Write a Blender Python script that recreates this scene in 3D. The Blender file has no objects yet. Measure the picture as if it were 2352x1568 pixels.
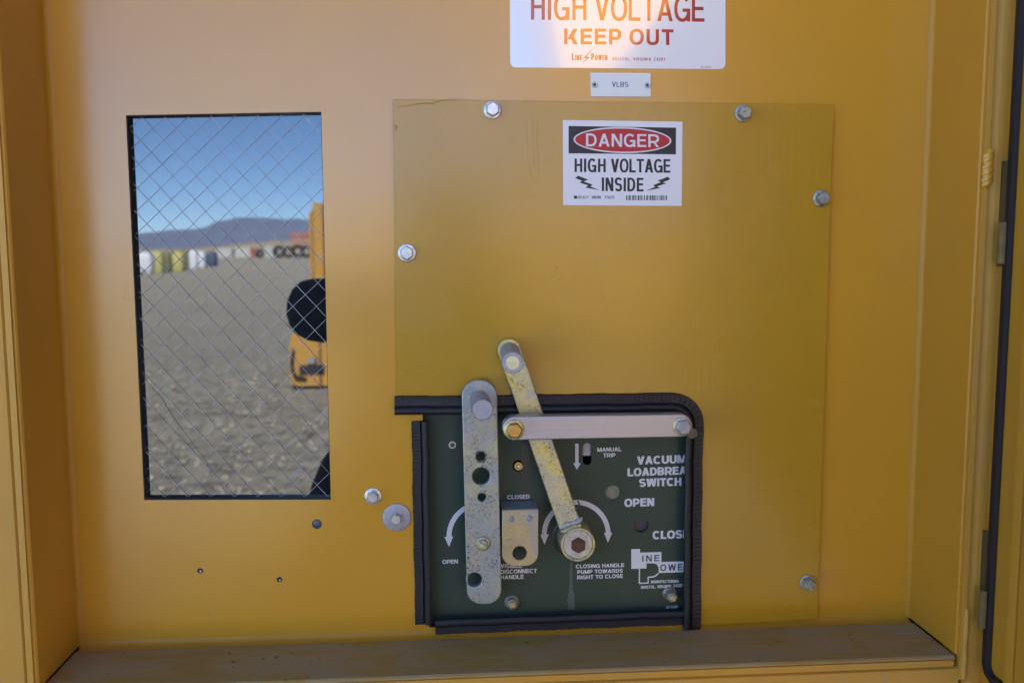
import bpy, bmesh, math, random
from mathutils import Vector, Matrix

sc = bpy.context.scene
R = math.radians
# ------------------------------------------------------------------ camera
F, D, ZC = 2013.8, 0.935, 1.50          # focal length in picture units, distance to the panel, eye height
PW, PH = 2352.0, 1568.0
ax, bx_, cx_ = 0.10163, 0.07027, 0.00410
RX = Matrix(((1, 0, 0), (0, math.cos(ax), -math.sin(ax)), (0, math.sin(ax), math.cos(ax))))
RY = Matrix(((math.cos(bx_), 0, math.sin(bx_)), (0, 1, 0), (-math.sin(bx_), 0, math.cos(bx_))))
RZ = Matrix(((math.cos(cx_), -math.sin(cx_), 0), (math.sin(cx_), math.cos(cx_), 0), (0, 0, 1)))
W2C = RZ @ RX @ RY @ Matrix(((1, 0, 0), (0, 0, 1), (0, -1, 0)))
C2W = W2C.transposed()
CAM = Vector((0, -D, ZC))
cd = bpy.data.cameras.new('camera')
cam = bpy.data.objects.new('camera', cd)
sc.collection.objects.link(cam)
cam.matrix_world = Matrix.Translation(CAM) @ C2W.to_4x4()
cd.sensor_width = 22.3
cd.lens = F * 22.3 / PW
cd.clip_start = 0.01
cd.clip_end = 20000
cd.dof.use_dof = True
cd.dof.focus_distance = D
cd.dof.aperture_fstop = 4.0
sc.camera = cam

# ------------------------------------------------------------------ sky, sun, exposure
SUN_EL, SUN_AZ = R(44), R(4)            # the sun stands behind the cabinet
w = bpy.data.worlds.new("World")
sc.world = w
w.use_nodes = True
nt = w.node_tree
sky = nt.nodes.new('ShaderNodeTexSky')
sky.sky_type = 'NISHITA'
sky.sun_disc = False
sky.sun_elevation = SUN_EL
sky.sun_rotation = SUN_AZ
sky.altitude = 2500
sky.air_density = 0.7
sky.dust_density = 0.0
sky.ozone_density = 5.0
bg = nt.nodes['Background']
bg.inputs[1].default_value = 0.09
nt.links.new(sky.outputs[0], bg.inputs[0])
sd = bpy.data.lights.new('sun', 'SUN')
sd.energy = 5.0
sd.angle = R(0.5)
sd.color = (1, 0.975, 0.94)
sun = bpy.data.objects.new('sun', sd)
sc.collection.objects.link(sun)
sdir = Vector((math.sin(SUN_AZ) * math.cos(SUN_EL), math.cos(SUN_AZ) * math.cos(SUN_EL), math.sin(SUN_EL)))
sun.rotation_euler = sdir.to_track_quat('Z', 'Y').to_euler()
sun.location = sdir * 20
sc.view_settings.view_transform = 'Standard'
sc.view_settings.look = 'None'
sc.view_settings.exposure = 2.8
sc.view_settings.gamma = 1.0
sc.view_settings.use_curve_mapping = False
sc.cycles.use_denoising = True
sc.cycles.max_bounces = 10
sc.cycles.diffuse_bounces = 5

# ------------------------------------------------------------------ helpers
random.seed(4)


def ray(px, py):
    return C2W @ Vector((px - PW / 2, PH / 2 - py, -F))


def at(px, py, y=0.0):
    """point of the plane at depth y (0 = panel, negative = nearer) seen at picture place px, py"""
    d = ray(px, py)
    return CAM + d * ((y + D) / d.y)


def rr(rpx, y=0.0):
    return rpx * (D + y) / F


YG = 0.0105                                # depth of the window glass


def mir(px, py, dist):
    """the yard point whose mirror image in the window glass lies at px, py, dist metres off"""
    d = ray(px, py)
    d = d / d.y
    return Vector((d.x * dist, 2 * YG + D - dist, ZC + d.z * dist))


def link(o, parent=None):
    sc.collection.objects.link(o)
    if parent is not None:
        o.parent = parent
        o.matrix_parent_inverse = parent.matrix_world.inverted()
    return o


def tag(o, label=None, cat=None, group=None, kind=None):
    if label: o['label'] = label
    if cat: o['category'] = cat
    if group: o['group'] = group
    if kind: o['kind'] = kind
    return o


def empty(name, loc, label=None, cat=None, group=None):
    o = bpy.data.objects.new(name, None)
    o.empty_display_size = 0.02
    o.location = loc
    sc.collection.objects.link(o)
    o.matrix_world = Matrix.Translation(Vector(loc))
    return tag(o, label, cat, group)


def mesh_obj(name, verts, faces, mat, parent=None, smooth=None, mats=None, fm=None):
    me = bpy.data.meshes.new(name)
    me.from_pydata([tuple(v) for v in verts], [], faces)
    bm = bmesh.new()
    bm.from_mesh(me)
    bmesh.ops.recalc_face_normals(bm, faces=bm.faces)
    bm.to_mesh(me)
    bm.free()
    return fin(name, me, mat, parent, smooth, mats, fm)


def fin(name, me, mat, parent=None, smooth=None, mats=None, fm=None):
    for m in (mats or [mat]):
        me.materials.append(m)
    if fm:
        for p in me.polygons:
            p.material_index = fm(p)
    if smooth:
        me.shade_smooth()
        me.set_sharp_from_angle(angle=R(smooth))
    me.name = name
    return link(bpy.data.objects.new(name, me), parent)


class MB:
    def __init__(s):
        s.v, s.f = [], []

    def add(s, v, f):
        n = len(s.v)
        s.v += [tuple(x) for x in v]
        s.f += [tuple(i + n for i in q) for q in f]

    def box(s, a, b):
        (x0, y0, z0), (x1, y1, z1) = a, b
        s.add([(x0, y0, z0), (x1, y0, z0), (x1, y1, z0), (x0, y1, z0), (x0, y0, z1), (x1, y0, z1), (x1, y1, z1), (x0, y1, z1)],
              [(0, 3, 2, 1), (4, 5, 6, 7), (0, 1, 5, 4), (1, 2, 6, 5), (2, 3, 7, 6), (3, 0, 4, 7)])

    def tube(s, pts, r, n=8, cap=True):
        pts = [Vector(p) for p in pts]
        rings = []
        for i, p in enumerate(pts):
            t = (pts[min(i + 1, len(pts) - 1)] - pts[max(i - 1, 0)]).normalized()
            u = t.cross(Vector((0.13, 0.2, 0.97)))
            if u.length < 1e-3: u = t.cross(Vector((1, 0, 0)))
            u.normalize()
            v = t.cross(u)
            ri = r[i] if isinstance(r, (list, tuple)) else r
            rings.append([p + (u * math.cos(2 * math.pi * k / n) + v * math.sin(2 * math.pi * k / n)) * ri for k in range(n)])
        s.rings(rings, cap)

    def rings(s, rings, cap=True, closed=True):
        n = len(rings[0])
        vs = [p for q in rings for p in q]
        fs = []
        for i in range(len(rings) - 1):
            for k in range(n if closed else n - 1):
                a, b = i * n + k, i * n + (k + 1) % n
                fs.append((a, b, b + n, a + n))
        if cap:
            fs.append(tuple(range(n))[::-1])
            fs.append(tuple((len(rings) - 1) * n + k for k in range(n)))
        s.add(vs, fs)

    def obj(s, name, mat, parent=None, smooth=None):
        return mesh_obj(name, s.v, s.f, mat, parent, smooth)


def lathe(mb, o, prof, n=40, axis=None, rot=0.0, cap=True):
    """prof = [(radius, height)], height grows along axis (default towards the viewer, -y)"""
    a = Vector(axis).normalized() if axis is not None else Vector((0, -1, 0))
    u = a.cross(Vector((0, 0, 1)))
    if u.length < 1e-3: u = Vector((1, 0, 0))
    u.normalize()
    v = a.cross(u)
    o = Vector(o)
    mb.rings([[o + a * h + (u * math.cos(rot + 2 * math.pi * k / n) + v * math.sin(rot + 2 * math.pi * k / n)) * r
               for k in range(n)] for r, h in prof], cap)


def plate(name, loops, yf, th, mat, parent=None, bev=0.0, smooth=None, post=None):
    """a sheet with holes: loops of (x, z), front face at depth yf"""
    cu = bpy.data.curves.new(name, 'CURVE')
    cu.dimensions = '2D'
    cu.fill_mode = 'BOTH'
    cu.extrude = max(th / 2 - bev, 1e-6)
    cu.bevel_depth = bev
    cu.bevel_resolution = 2
    cu.offset = -bev
    for lp in loops:
        sp = cu.splines.new('POLY')
        sp.points.add(len(lp) - 1)
        for p, q in zip(sp.points, lp):
            p.co = (q[0], q[1], 0, 1)
        sp.use_cyclic_u = True
    t = bpy.data.objects.new(name, cu)
    sc.collection.objects.link(t)
    me = bpy.data.meshes.new_from_object(t.evaluated_get(bpy.context.evaluated_depsgraph_get()))
    bpy.data.objects.remove(t)
    bpy.data.curves.remove(cu)
    for v in me.vertices:
        x, y, z = v.co
        v.co = (x, yf + th / 2 - z, y)
    if post:
        for v in me.vertices:
            v.co = post(v.co)
    return fin(name, me, mat, parent, smooth or (35 if bev else None))


def PX(pts, y=0.0):
    return [(p.x, p.z) for p in (at(a, b, y) for a, b in pts)]


def circ(px, py, rpx, y=0.0, n=40):
    c, r = at(px, py, y), rr(rpx, y)
    return [(c.x + r * math.cos(2 * math.pi * k / n), c.z + r * math.sin(2 * math.pi * k / n)) for k in range(n)]


def rounded(pts, rad, n=8):
    """round the corners of a polygon; rad per corner or one value"""
    out = []
    m = len(pts)
    for i in range(m):
        r = rad[i] if isinstance(rad, (list, tuple)) else rad
        p = Vector(pts[i]); a = Vector(pts[i - 1]); b = Vector(pts[(i + 1) % m])
        if r <= 0:
            out.append(tuple(p)); continue
        u, v = (a - p).normalized(), (b - p).normalized()
        ang = u.angle(v)
        t = min(r / math.tan(ang / 2), (a - p).length * .499, (b - p).length * .499)
        r2 = t * math.tan(ang / 2)
        c = p + (u + v).normalized() * (r2 / math.sin(ang / 2))
        s, e = p + u * t - c, p + v * t - c
        a0 = math.atan2(s.y, s.x); a1 = math.atan2(e.y, e.x)
        dd = (a1 - a0 + math.pi) % (2 * math.pi) - math.pi
        for k in range(n + 1):
            q = a0 + dd * k / n
            out.append((c.x + r2 * math.cos(q), c.y + r2 * math.sin(q)))
    return out


# ------------------------------------------------------------------ materials
def new_mat(name):
    m = bpy.data.materials.new(name)
    m.use_nodes = True
    return m, m.node_tree, m.node_tree.nodes['Principled BSDF']


def N(nt, typ, **kw):
    n = nt.nodes.new(typ)
    for k, v in kw.items():
        if k.startswith('i_'):
            n.inputs[k[2:]].default_value = v
        else:
            setattr(n, k, v)
    return n


def coords(nt, scale=(1, 1, 1), rot=(0, 0, 0)):
    tc = N(nt, 'ShaderNodeTexCoord')
    mp = N(nt, 'ShaderNodeMapping')
    mp.inputs['Scale'].default_value = scale
    mp.inputs['Rotation'].default_value = rot
    nt.links.new(tc.outputs['Object'], mp.inputs[0])
    return mp.outputs[0]


def noise(nt, vec, scale, detail=4, rough=.55, dist=0.0):
    n = N(nt, 'ShaderNodeTexNoise')
    n.inputs['Scale'].default_value = scale
    n.inputs['Detail'].default_value = detail
    n.inputs['Roughness'].default_value = rough
    n.inputs['Distortion'].default_value = dist
    nt.links.new(vec, n.inputs['Vector'])
    return n.outputs['Fac']


def ramp(nt, fac, stops):
    r = N(nt, 'ShaderNodeValToRGB')
    e = r.color_ramp.elements
    while len(e) < len(stops): e.new(0.5)
    for el, (p, c) in zip(e, stops):
        el.position = p
        el.color = c if len(c) == 4 else (*c, 1)
    nt.links.new(fac, r.inputs[0])
    return r.outputs[0]


def g(v):
    return (v, v, v, 1)


def mix(nt, fac, a, b, mode='MIX'):
    m = N(nt, 'ShaderNodeMix', data_type='RGBA', blend_type=mode)
    for s, v in ((0, fac), (6, a), (7, b)):
        if hasattr(v, 'links') or hasattr(v, 'is_linked'):
            nt.links.new(v, m.inputs[s])
        elif s == 0:
            m.inputs[0].default_value = v
        else:
            m.inputs[s].default_value = v if len(v) == 4 else (*v, 1)
    return m.outputs[2]


def bump(nt, bsdf, h, strength, dist):
    b = N(nt, 'ShaderNodeBump')
    b.inputs['Strength'].default_value = strength
    b.inputs['Distance'].default_value = dist
    nt.links.new(h, b.inputs['Height'])
    nt.links.new(b.outputs[0], bsdf.inputs['Normal'])
    return b


def paint(name, col, rough=.25, spec=.8, coat=.5, grime=.25, streak=False, bmp=.05, wear=0.0, dust=0.0):
    m, nt, b = new_mat(name)
    v = coords(nt)
    c = mix(nt, noise(nt, v, 6, 5), tuple(x * .93 for x in col), tuple(x * 1.06 for x in col))
    # faint smudges, rubbed places and hairline scratches
    sm = ramp(nt, noise(nt, coords(nt, (1, 1, .8)), 4.3, 9, .72, .5), [(.50, g(0)), (.72, g(.30))])
    c = mix(nt, sm, c, tuple(x * .70 + .03 for x in col))
    hs = ramp(nt, noise(nt, coords(nt, (9, 9, 160), (0, R(14), 0)), 1.3, 2, .5), [(.735, g(0)), (.76, g(.35))])
    c = mix(nt, hs, c, tuple(min(1, x * 1.25 + .03) for x in col))
    # small chips and specks
    vo = N(nt, 'ShaderNodeTexVoronoi')
    vo.inputs['Scale'].default_value = 34
    nt.links.new(v, vo.inputs['Vector'])
    sp = ramp(nt, vo.outputs['Distance'], [(.012, g(1)), (.03, g(0))])
    keep = ramp(nt, noise(nt, v, 9, 2), [(.56, g(0)), (.6, g(1))])
    k = N(nt, 'ShaderNodeMath', operation='MULTIPLY')
    nt.links.new(sp, k.inputs[0]); nt.links.new(keep, k.inputs[1])
    c = mix(nt, k.outputs[0], c, (.05, .03, .015))
    if wear:
        ww = ramp(nt, noise(nt, coords(nt, (14, 14, 2.5)), 3, 8, .65), [(.57, g(0)), (.68, g(wear))])
        c = mix(nt, ww, c, (.30, .26, .2))
    if dust:
        dd = ramp(nt, noise(nt, coords(nt, (1, 1, 1)), 7, 8, .7), [(.35, g(0)), (.75, g(dust))])
        c = mix(nt, dd, c, (.36, .30, .19))
    nt.links.new(c, b.inputs['Base Color'])
    rgh = ramp(nt, noise(nt, v, 11, 5), [(.3, g(rough * .88)), (.7, g(rough * 1.15))])
    nt.links.new(rgh, b.inputs['Roughness'])
    b.inputs['Specular IOR Level'].default_value = spec
    b.inputs['Coat Weight'].default_value = coat
    b.inputs['Coat Roughness'].default_value = rough * .8
    if streak:
        h1 = noise(nt, coords(nt, (160, 1, 7)), 1.5, 4, .6)
        msk = ramp(nt, noise(nt, coords(nt, (2.2, 1, 1.6)), 2.6, 2), [(.46, g(.05)), (.66, g(.8))])
        h = mix(nt, msk, g(.5), h1)
        bp = bump(nt, b, h, .2, .0012)
        wv = noise(nt, v, 7, 2)
        b2 = N(nt, 'ShaderNodeBump')
        b2.inputs['Strength'].default_value = .25
        b2.inputs['Distance'].default_value = .004
        nt.links.new(wv, b2.inputs['Height'])
        nt.links.new(b2.outputs[0], bp.inputs['Normal'])
        nt.links.new(bp.outputs[0], b.inputs['Coat Normal'])
    else:
        bp = bump(nt, b, noise(nt, v, 520, 2), bmp, .0006)
        b2 = N(nt, 'ShaderNodeBump')
        b2.inputs['Strength'].default_value = .12
        b2.inputs['Distance'].default_value = .004
        nt.links.new(noise(nt, v, 5, 2), b2.inputs['Height'])
        nt.links.new(b2.outputs[0], bp.inputs['Normal'])
    return m


def simple(name, col, rough=.5, metal=0.0, spec=.5, var=.12, scale=60, bmp=0.0, coat=0.0):
    m, nt, b = new_mat(name)
    v = coords(nt)
    c = mix(nt, noise(nt, v, scale, 5), tuple(x * (1 - var) for x in col), tuple(x * (1 + var) for x in col))
    nt.links.new(c, b.inputs['Base Color'])
    b.inputs['Roughness'].default_value = rough
    b.inputs['Metallic'].default_value = metal
    b.inputs['Specular IOR Level'].default_value = spec
    b.inputs['Coat Weight'].default_value = coat
    b.inputs['Coat Roughness'].default_value = .04
    if bmp:
        bump(nt, b, noise(nt, v, scale * 4, 3), bmp, .0008)
    return m


def zinc(name, base, tint, speck=(.10, .105, .11), rough=.42, sp=.5, patch=45, metal=.6, rust=0.0):
    m, nt, b = new_mat(name)
    v = coords(nt)
    big = noise(nt, v, patch, 5, .65, .8)
    c = mix(nt, ramp(nt, big, [(.40, g(0)), (.60, g(1))]), base, tint)
    c = mix(nt, ramp(nt, noise(nt, coords(nt, (1, 1, .6)), patch * .55, 4, .6, 1.2), [(.50, g(0)), (.66, g(.75))]), c, (.34, .39, .45))
    c = mix(nt, ramp(nt, noise(nt, coords(nt, (1.1, 1, .9)), patch * .7, 3, .5, 1.6), [(.56, g(0)), (.72, g(.5))]), c, (.52, .40, .44))
    # pitting gathers in clusters
    clus = ramp(nt, noise(nt, v, patch * 1.3, 4, .7), [(.42, g(.12)), (.62, g(1))])
    pit = ramp(nt, noise(nt, v, 360, 6, .75), [(.50, g(0)), (.60, g(min(1, sp * 1.8)))])
    k = N(nt, 'ShaderNodeMath', operation='MULTIPLY')
    nt.links.new(clus, k.inputs[0]); nt.links.new(pit, k.inputs[1])
    c = mix(nt, k.outputs[0], c, speck)
    c = mix(nt, ramp(nt, noise(nt, v, 760, 2, .6), [(.56, g(0)), (.68, g(.32))]), c, tuple(min(1, x * 1.3) for x in tint))
    # handling scratches
    c = mix(nt, ramp(nt, noise(nt, coords(nt, (380, 380, 14), (0, R(7), 0)), 1.0, 3, .6), [(.66, g(0)), (.72, g(.35))]), c, tuple(min(1, x * 1.35) for x in base))
    if rust:
        c = mix(nt, ramp(nt, noise(nt, v, 90, 7, .75), [(.60, g(0)), (.70, g(rust))]), c, (.15, .07, .04))
    nt.links.new(c, b.inputs['Base Color'])
    b.inputs['Metallic'].default_value = metal
    rg = ramp(nt, noise(nt, v, 300, 3), [(.3, g(rough - .08)), (.7, g(rough + .14))])
    nt.links.new(rg, b.inputs['Roughness'])
    bump(nt, b, noise(nt, v, 500, 3), .25, .0004)
    return m


YEL = (.60, .300, .020)
M = {}
M['paint'] = paint('yellow paint', YEL, rough=.24, spec=.65, coat=.45)
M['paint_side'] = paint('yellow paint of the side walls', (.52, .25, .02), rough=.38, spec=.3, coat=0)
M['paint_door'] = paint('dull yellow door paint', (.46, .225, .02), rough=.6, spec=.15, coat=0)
M['paint_front'] = paint('weathered yellow paint', (.56, .29, .035), rough=.45, spec=.35, coat=0, wear=.45, dust=.16)
M['paint_cover'] = paint('olive yellow brushed paint', (.47, .255, .011), rough=.26, spec=.5, coat=.35, streak=True)
M['black'] = simple('black rubber', (.009, .009, .013), .5, spec=.5, var=.3, scale=90, bmp=.3)
M['rubber_dusty'] = simple('dusty black rubber', (.016, .016, .02), .65, var=.5, scale=300, bmp=.5)
M['dark'] = simple('dark interior', (.006, .006, .007), .9)
M['zinc_grey'] = zinc('grey zinc plating', (.35, .375, .36), (.45, .46, .32), sp=.55, rust=.35)
M['zinc_yellow'] = zinc('yellow zinc plating', (.52, .52, .38), (.68, .60, .20), sp=.55)
M['zinc_gold'] = zinc('gold zinc plating', (.46, .39, .23), (.54, .44, .24), sp=.2, patch=30)
M['zinc_plain'] = zinc('bright zinc plating', (.60, .64, .64), (.66, .66, .60), sp=.2, rough=.3)
M['zinc_nut'] = zinc('dull zinc nut', (.30, .30, .27), (.38, .36, .24), sp=.4, patch=90, metal=.7, rust=.3)
M['zinc_pin'] = zinc('dull grey pin', (.36, .37, .42), (.40, .40, .43), sp=.12, rough=.5)


def alu_mat():
    m, nt, b = new_mat('brushed aluminium')
    v = coords(nt, (5, 60, 420))
    n1 = noise(nt, v, 1.0, 4, .6)
    c = mix(nt, ramp(nt, n1, [(.35, g(0)), (.65, g(1))]), (.38, .39, .45), (.48, .48, .54))
    c = mix(nt, ramp(nt, noise(nt, coords(nt), 38, 6, .7), [(.55, g(0)), (.72, g(.5))]), c, (.36, .33, .33))
    nt.links.new(c, b.inputs['Base Color'])
    b.inputs['Metallic'].default_value = .85
    nt.links.new(ramp(nt, n1, [(.3, g(.33)), (.7, g(.5))]), b.inputs['Roughness'])
    bump(nt, b, n1, .12, .0004)
    return m


M['alu'] = alu_mat()
M['brass'] = simple('brass bolt head', (.50, .33, .12), .35, 1.0, var=.3, scale=200)
M['rust'] = simple('rusty steel', (.12, .055, .035), .75, .2, var=.5, scale=250, bmp=.4)
M['steel_dark'] = simple('dark steel', (.10, .10, .11), .4, .9, var=.3, scale=200)
M['white_vinyl'] = simple('white vinyl label', (.87, .87, .88), .10, spec=.9, var=.015, coat=.6)
M['white_paper'] = simple('white label film', (.76, .77, .79), .45, spec=.4, var=.015)
M['ink_black'] = simple('black ink', (.018, .02, .03), .45, spec=.4, var=.05)
M['ink_red'] = simple('red ink', (.46, .022, .030), .45, spec=.4, var=.05)
M['ink_darkred'] = simple('glossy dark red ink', (.44, .012, .022), .10, spec=1.0, var=.03, coat=1.0)
M['ink_white'] = simple('white ink', (.70, .71, .74), .45, spec=.3, var=.04)
M['plate_white'] = simple('white engraved plastic', (.74, .79, .78), .4, spec=.4, var=.02)


def green_mat():
    m, nt, b = new_mat('dark green enamel')
    v = coords(nt)
    c = mix(nt, noise(nt, v, 14, 5), (.026, .050, .036), (.037, .066, .046))
    c = mix(nt, ramp(nt, noise(nt, coords(nt, (1, 1, .35)), 30, 6, .7), [(.55, g(0)), (.8, g(.5))]), c, (.05, .062, .058))
    nt.links.new(c, b.inputs['Base Color'])
    b.inputs['Roughness'].default_value = .45
    b.inputs['Specular IOR Level'].default_value = .4
    bump(nt, b, noise(nt, v, 400, 2), .08, .0005)
    return m


M['green'] = green_mat()


def shelf_mat():
    m, nt, b = new_mat('dusty yellow shelf')
    v = coords(nt, (1, 2.6, 1), (0, 0, .25))
    base = mix(nt, noise(nt, v, 8, 4), (.40, .235, .045), (.33, .20, .045))
    d1 = ramp(nt, noise(nt, v, 10, 9, .68, .7), [(.41, g(.15)), (.53, g(.85))])
    c = mix(nt, d1, base, (.36, .26, .125))
    c = mix(nt, ramp(nt, noise(nt, coords(nt, (1, 1, 1)), 60, 6, .7), [(.62, g(0)), (.72, g(.5))]), c, (.28, .27, .29))
    c = mix(nt, ramp(nt, noise(nt, coords(nt, (1, 1, 1)), 130, 2, .5), [(.735, g(0)), (.75, g(.8))]), c, (.05, .045, .04))
    nt.links.new(c, b.inputs['Base Color'])
    b.inputs['Roughness'].default_value = .8
    b.inputs['Specular IOR Level'].default_value = .15
    bump(nt, b, noise(nt, v, 90, 6), .3, .001)
    return m


M['shelf'] = shelf_mat()


def glass_mat():
    m, nt, b = new_mat('reflecting wired glass')
    out = nt.nodes['Material Output']
    nt.nodes.remove(b)
    df = N(nt, 'ShaderNodeBsdfDiffuse')
    df.inputs[0].default_value = (.012, .014, .017, 1)
    gl = N(nt, 'ShaderNodeBsdfGlossy')
    gl.inputs['Color'].default_value = (.93, .97, 1, 1)
    gl.inputs['Roughness'].default_value = 0.0
    mx = N(nt, 'ShaderNodeMixShader')
    mx.inputs[0].default_value = .115
    nt.links.new(df.outputs[0], mx.inputs[1])
    nt.links.new(gl.outputs[0], mx.inputs[2])
    nt.links.new(mx.outputs[0], out.inputs[0])
    return m


M['glass'] = glass_mat()
M['wire'] = simple('embedded wire', (.58, .62, .68), .4, .3, var=.1)
M['crack'] = simple('crack in the glass', (.30, .34, .44), .3, .3, var=.2)

# ------------------------------------------------------------------ lettering
LETW = {}


def glyph(ch, w, h, wd=None):
    """strokes of a plain bold capital, height 1; returns (advance width, list of quad strips)"""
    W = {'I': w, 'M': .86, 'W': 1.02, 'E': .60, 'F': .58, 'L': .56, 'T': .64, 'S': .65, 'B': .67, 'P': .65, 'R': .72, 'K': .72,
         'O': .76, 'G': .75, 'C': .72, 'D': .70, 'N': .69, 'H': .68, 'U': .68, 'A': .74, 'V': .70, 'Y': .70, '1': .40, '-': .33,
         ',': .2, '.': .2, ' ': .28, '#': .6}.get(ch, .58)
    S = []

    def rect(a, b, c, d): S.append([((a, b), (a, d)), ((c, b), (c, d))])

    def par(xb, yb, xt, yt, d): S.append([((xb, yb), (xb + d, yb)), ((xt, yt), (xt + d, yt))])

    def arc(cx, cy, rx, ry, a0, a1, n=18):
        q = []
        for k in range(n + 1):
            t = R(a0 + (a1 - a0) * k / n)
            c, s = math.cos(t), math.sin(t)
            e = .88
            c2, s2 = math.copysign(abs(c) ** e, c), math.copysign(abs(s) ** e, s)
            q.append(((cx + rx * c2, cy + ry * s2), (cx + (rx - w) * c2, cy + (ry - h) * s2)))
        S.append(q)
    d = w * 1.12
    if ch == 'A':
        par(0, 0, W / 2 - d / 2, 1, d); par(W - d, 0, W / 2 - d / 2, 1, d); rect(W * .22, .22, W * .78, .22 + h)
    elif ch in 'BPR':
        rect(0, 0, w, 1)
        m = {'B': .48, 'P': .38, 'R': .40}[ch]
        ry = (1 - m + h / 2) / 2
        cy = 1 - ry
        rx = min(W * .52, W - w)
        rect(w, 1 - h, W - rx, 1); rect(w, 1 - 2 * ry, W - rx, 1 - 2 * ry + h)
        k = .96 if ch == 'B' else 1
        arc(W * k - rx, cy, rx, ry, -90, 90)
        if ch == 'B':
            ry2 = (1 - 2 * ry + h) / 2
            rect(w, 0, W - rx, h); arc(W - rx, ry2, rx, ry2, -90, 90)
        if ch == 'R':
            par(W - d, 0, W * .40, 1 - 2 * ry + h * .5, d)
    elif ch == 'C':
        arc(W / 2, .5, W / 2 + .01, .515, 42, 318, 30)
    elif ch == 'G':
        arc(W / 2, .5, W / 2 + .01, .515, 42, 345, 30); rect(W * .52, .38, W, .38 + h); rect(W - w, 0, W, .4)
    elif ch == 'D':
        rect(0, 0, w, 1); rx = W * .58
        rect(w, 1 - h, W - rx, 1); rect(w, 0, W - rx, h); arc(W - rx, .5, rx, .5, -90, 90, 24)
    elif ch in 'EF':
        rect(0, 0, w, 1); rect(w, 1 - h, W, 1); rect(w, .5 - h / 2 + .02, W * .93, .5 + h / 2 + .02)
        if ch == 'E': rect(w, 0, W, h)
    elif ch == 'H':
        rect(0, 0, w, 1); rect(W - w, 0, W, 1); rect(w, .5 - h / 2 + .02, W - w, .5 + h / 2 + .02)
    elif ch == 'I':
        rect(0, 0, w, 1)
    elif ch == 'K':
        rect(0, 0, w, 1); par(w, .32, W - d * 1.25, 1, d * 1.2); par(W - d * 1.15, 0, W * .34, .6, d * 1.15)
    elif ch == 'L':
        rect(0, 0, w, 1); rect(w, 0, W, h)
    elif ch == 'M':
        rect(0, 0, w, 1); rect(W - w, 0, W, 1); par(W / 2 - d / 2, 0, w * .1, 1, d); par(W / 2 - d / 2, 0, W - d - w * .1, 1, d)
    elif ch == 'N':
        rect(0, 0, w, 1); rect(W - w, 0, W, 1); par(W - d * 1.05, 0, 0, 1, d * 1.05)
    elif ch in 'O0':
        arc(W / 2, .5, W / 2 + (.01 if ch == 'O' else 0), .515, 0, 360, 40)
    elif ch == 'S':
        ry = (1.03 + h) / 4
        arc(W / 2, 1.015 - ry, W / 2, ry, 22, 270, 24); arc(W / 2, ry - .015, W / 2, ry, 90, -158, 24)
    elif ch == 'T':
        rect(0, 1 - h, W, 1); rect(W / 2 - w / 2, 0, W / 2 + w / 2, 1 - h)
    elif ch == 'U':
        rect(0, .36, w, 1); rect(W - w, .36, W, 1); arc(W / 2, .36, W / 2, .375, 180, 360, 24)
    elif ch == 'V':
        par(W / 2 - d / 2, 0, 0, 1, d); par(W / 2 - d / 2, 0, W - d, 1, d)
    elif ch == 'W':
        q = W * .27
        par(q - d / 2, 0, 0, 1, d); par(q - d / 2, 0, W / 2 - d / 2, 1, d)
        par(W - q - d / 2, 0, W / 2 - d / 2, 1, d); par(W - q - d / 2, 0, W - d, 1, d)
    elif ch == 'Y':
        par(W / 2 - w / 2, .38, 0, 1, d); par(W / 2 - w / 2, .38, W - d, 1, d); rect(W / 2 - w / 2, 0, W / 2 + w / 2, .4)
    elif ch == '1':
        rect(W - w, 0, W, 1); par(0, .72, W - w, .9, h)
    elif ch == '2':
        ry = .30
        arc(W / 2, 1.01 - ry, W / 2, ry, 170, -35, 20); par(0, h, W * .62, .56, d * 1.1); rect(0, 0, W, h)
    elif ch == '3':
        ry = (1.03 + h) / 4
        arc(W / 2, 1.015 - ry, W / 2, ry, 165, -90, 20); arc(W / 2, ry - .015, W / 2, ry, 90, -165, 20)
    elif ch == '4':
        rect(W * .58, 0, W * .58 + w, 1); rect(0, .22, W, .22 + h); par(0, .3, W * .58, 1, d * .9)
    elif ch == '5':
        ry = .325
        arc(W / 2, ry - .01, W / 2, ry, 140, -160, 24); rect(W * .1, 1 - h, W * .95, 1); par(W * .04, .42, W * .12, 1, w * .9)
    elif ch in '69':
        f = (lambda y: y) if ch == '6' else (lambda y: 1 - y)
        s = 1 if ch == '6' else -1
        arc(W / 2, f(.32), W / 2, .335, 0, 360, 26); arc(W / 2, .5, W / 2, .515, 40 if s > 0 else 220, 190 if s > 0 else 370, 20)
    elif ch == '7':
        rect(0, 1 - h, W, 1); par(W * .2, 0, W - d, 1 - h, d)
    elif ch == '8':
        ry = (1.03 + h) / 4
        arc(W / 2, 1.015 - ry, W * .46, ry, 0, 360, 24); arc(W / 2, ry - .015, W / 2, ry, 0, 360, 24)
    elif ch == '-':
        rect(0, .33, W, .33 + h)
    elif ch in ',.':
        rect(0, 0, w, h)
        if ch == ',': par(w * .2, -.16, w * .55, 0, w * .45)
    elif ch == '#':
        par(.08, 0, .2, 1, w * .6); par(.32, 0, .44, 1, w * .6); rect(0, .26, W, .26 + h * .6); rect(0, .62, W, .62 + h * .6)
    return W, S


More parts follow.
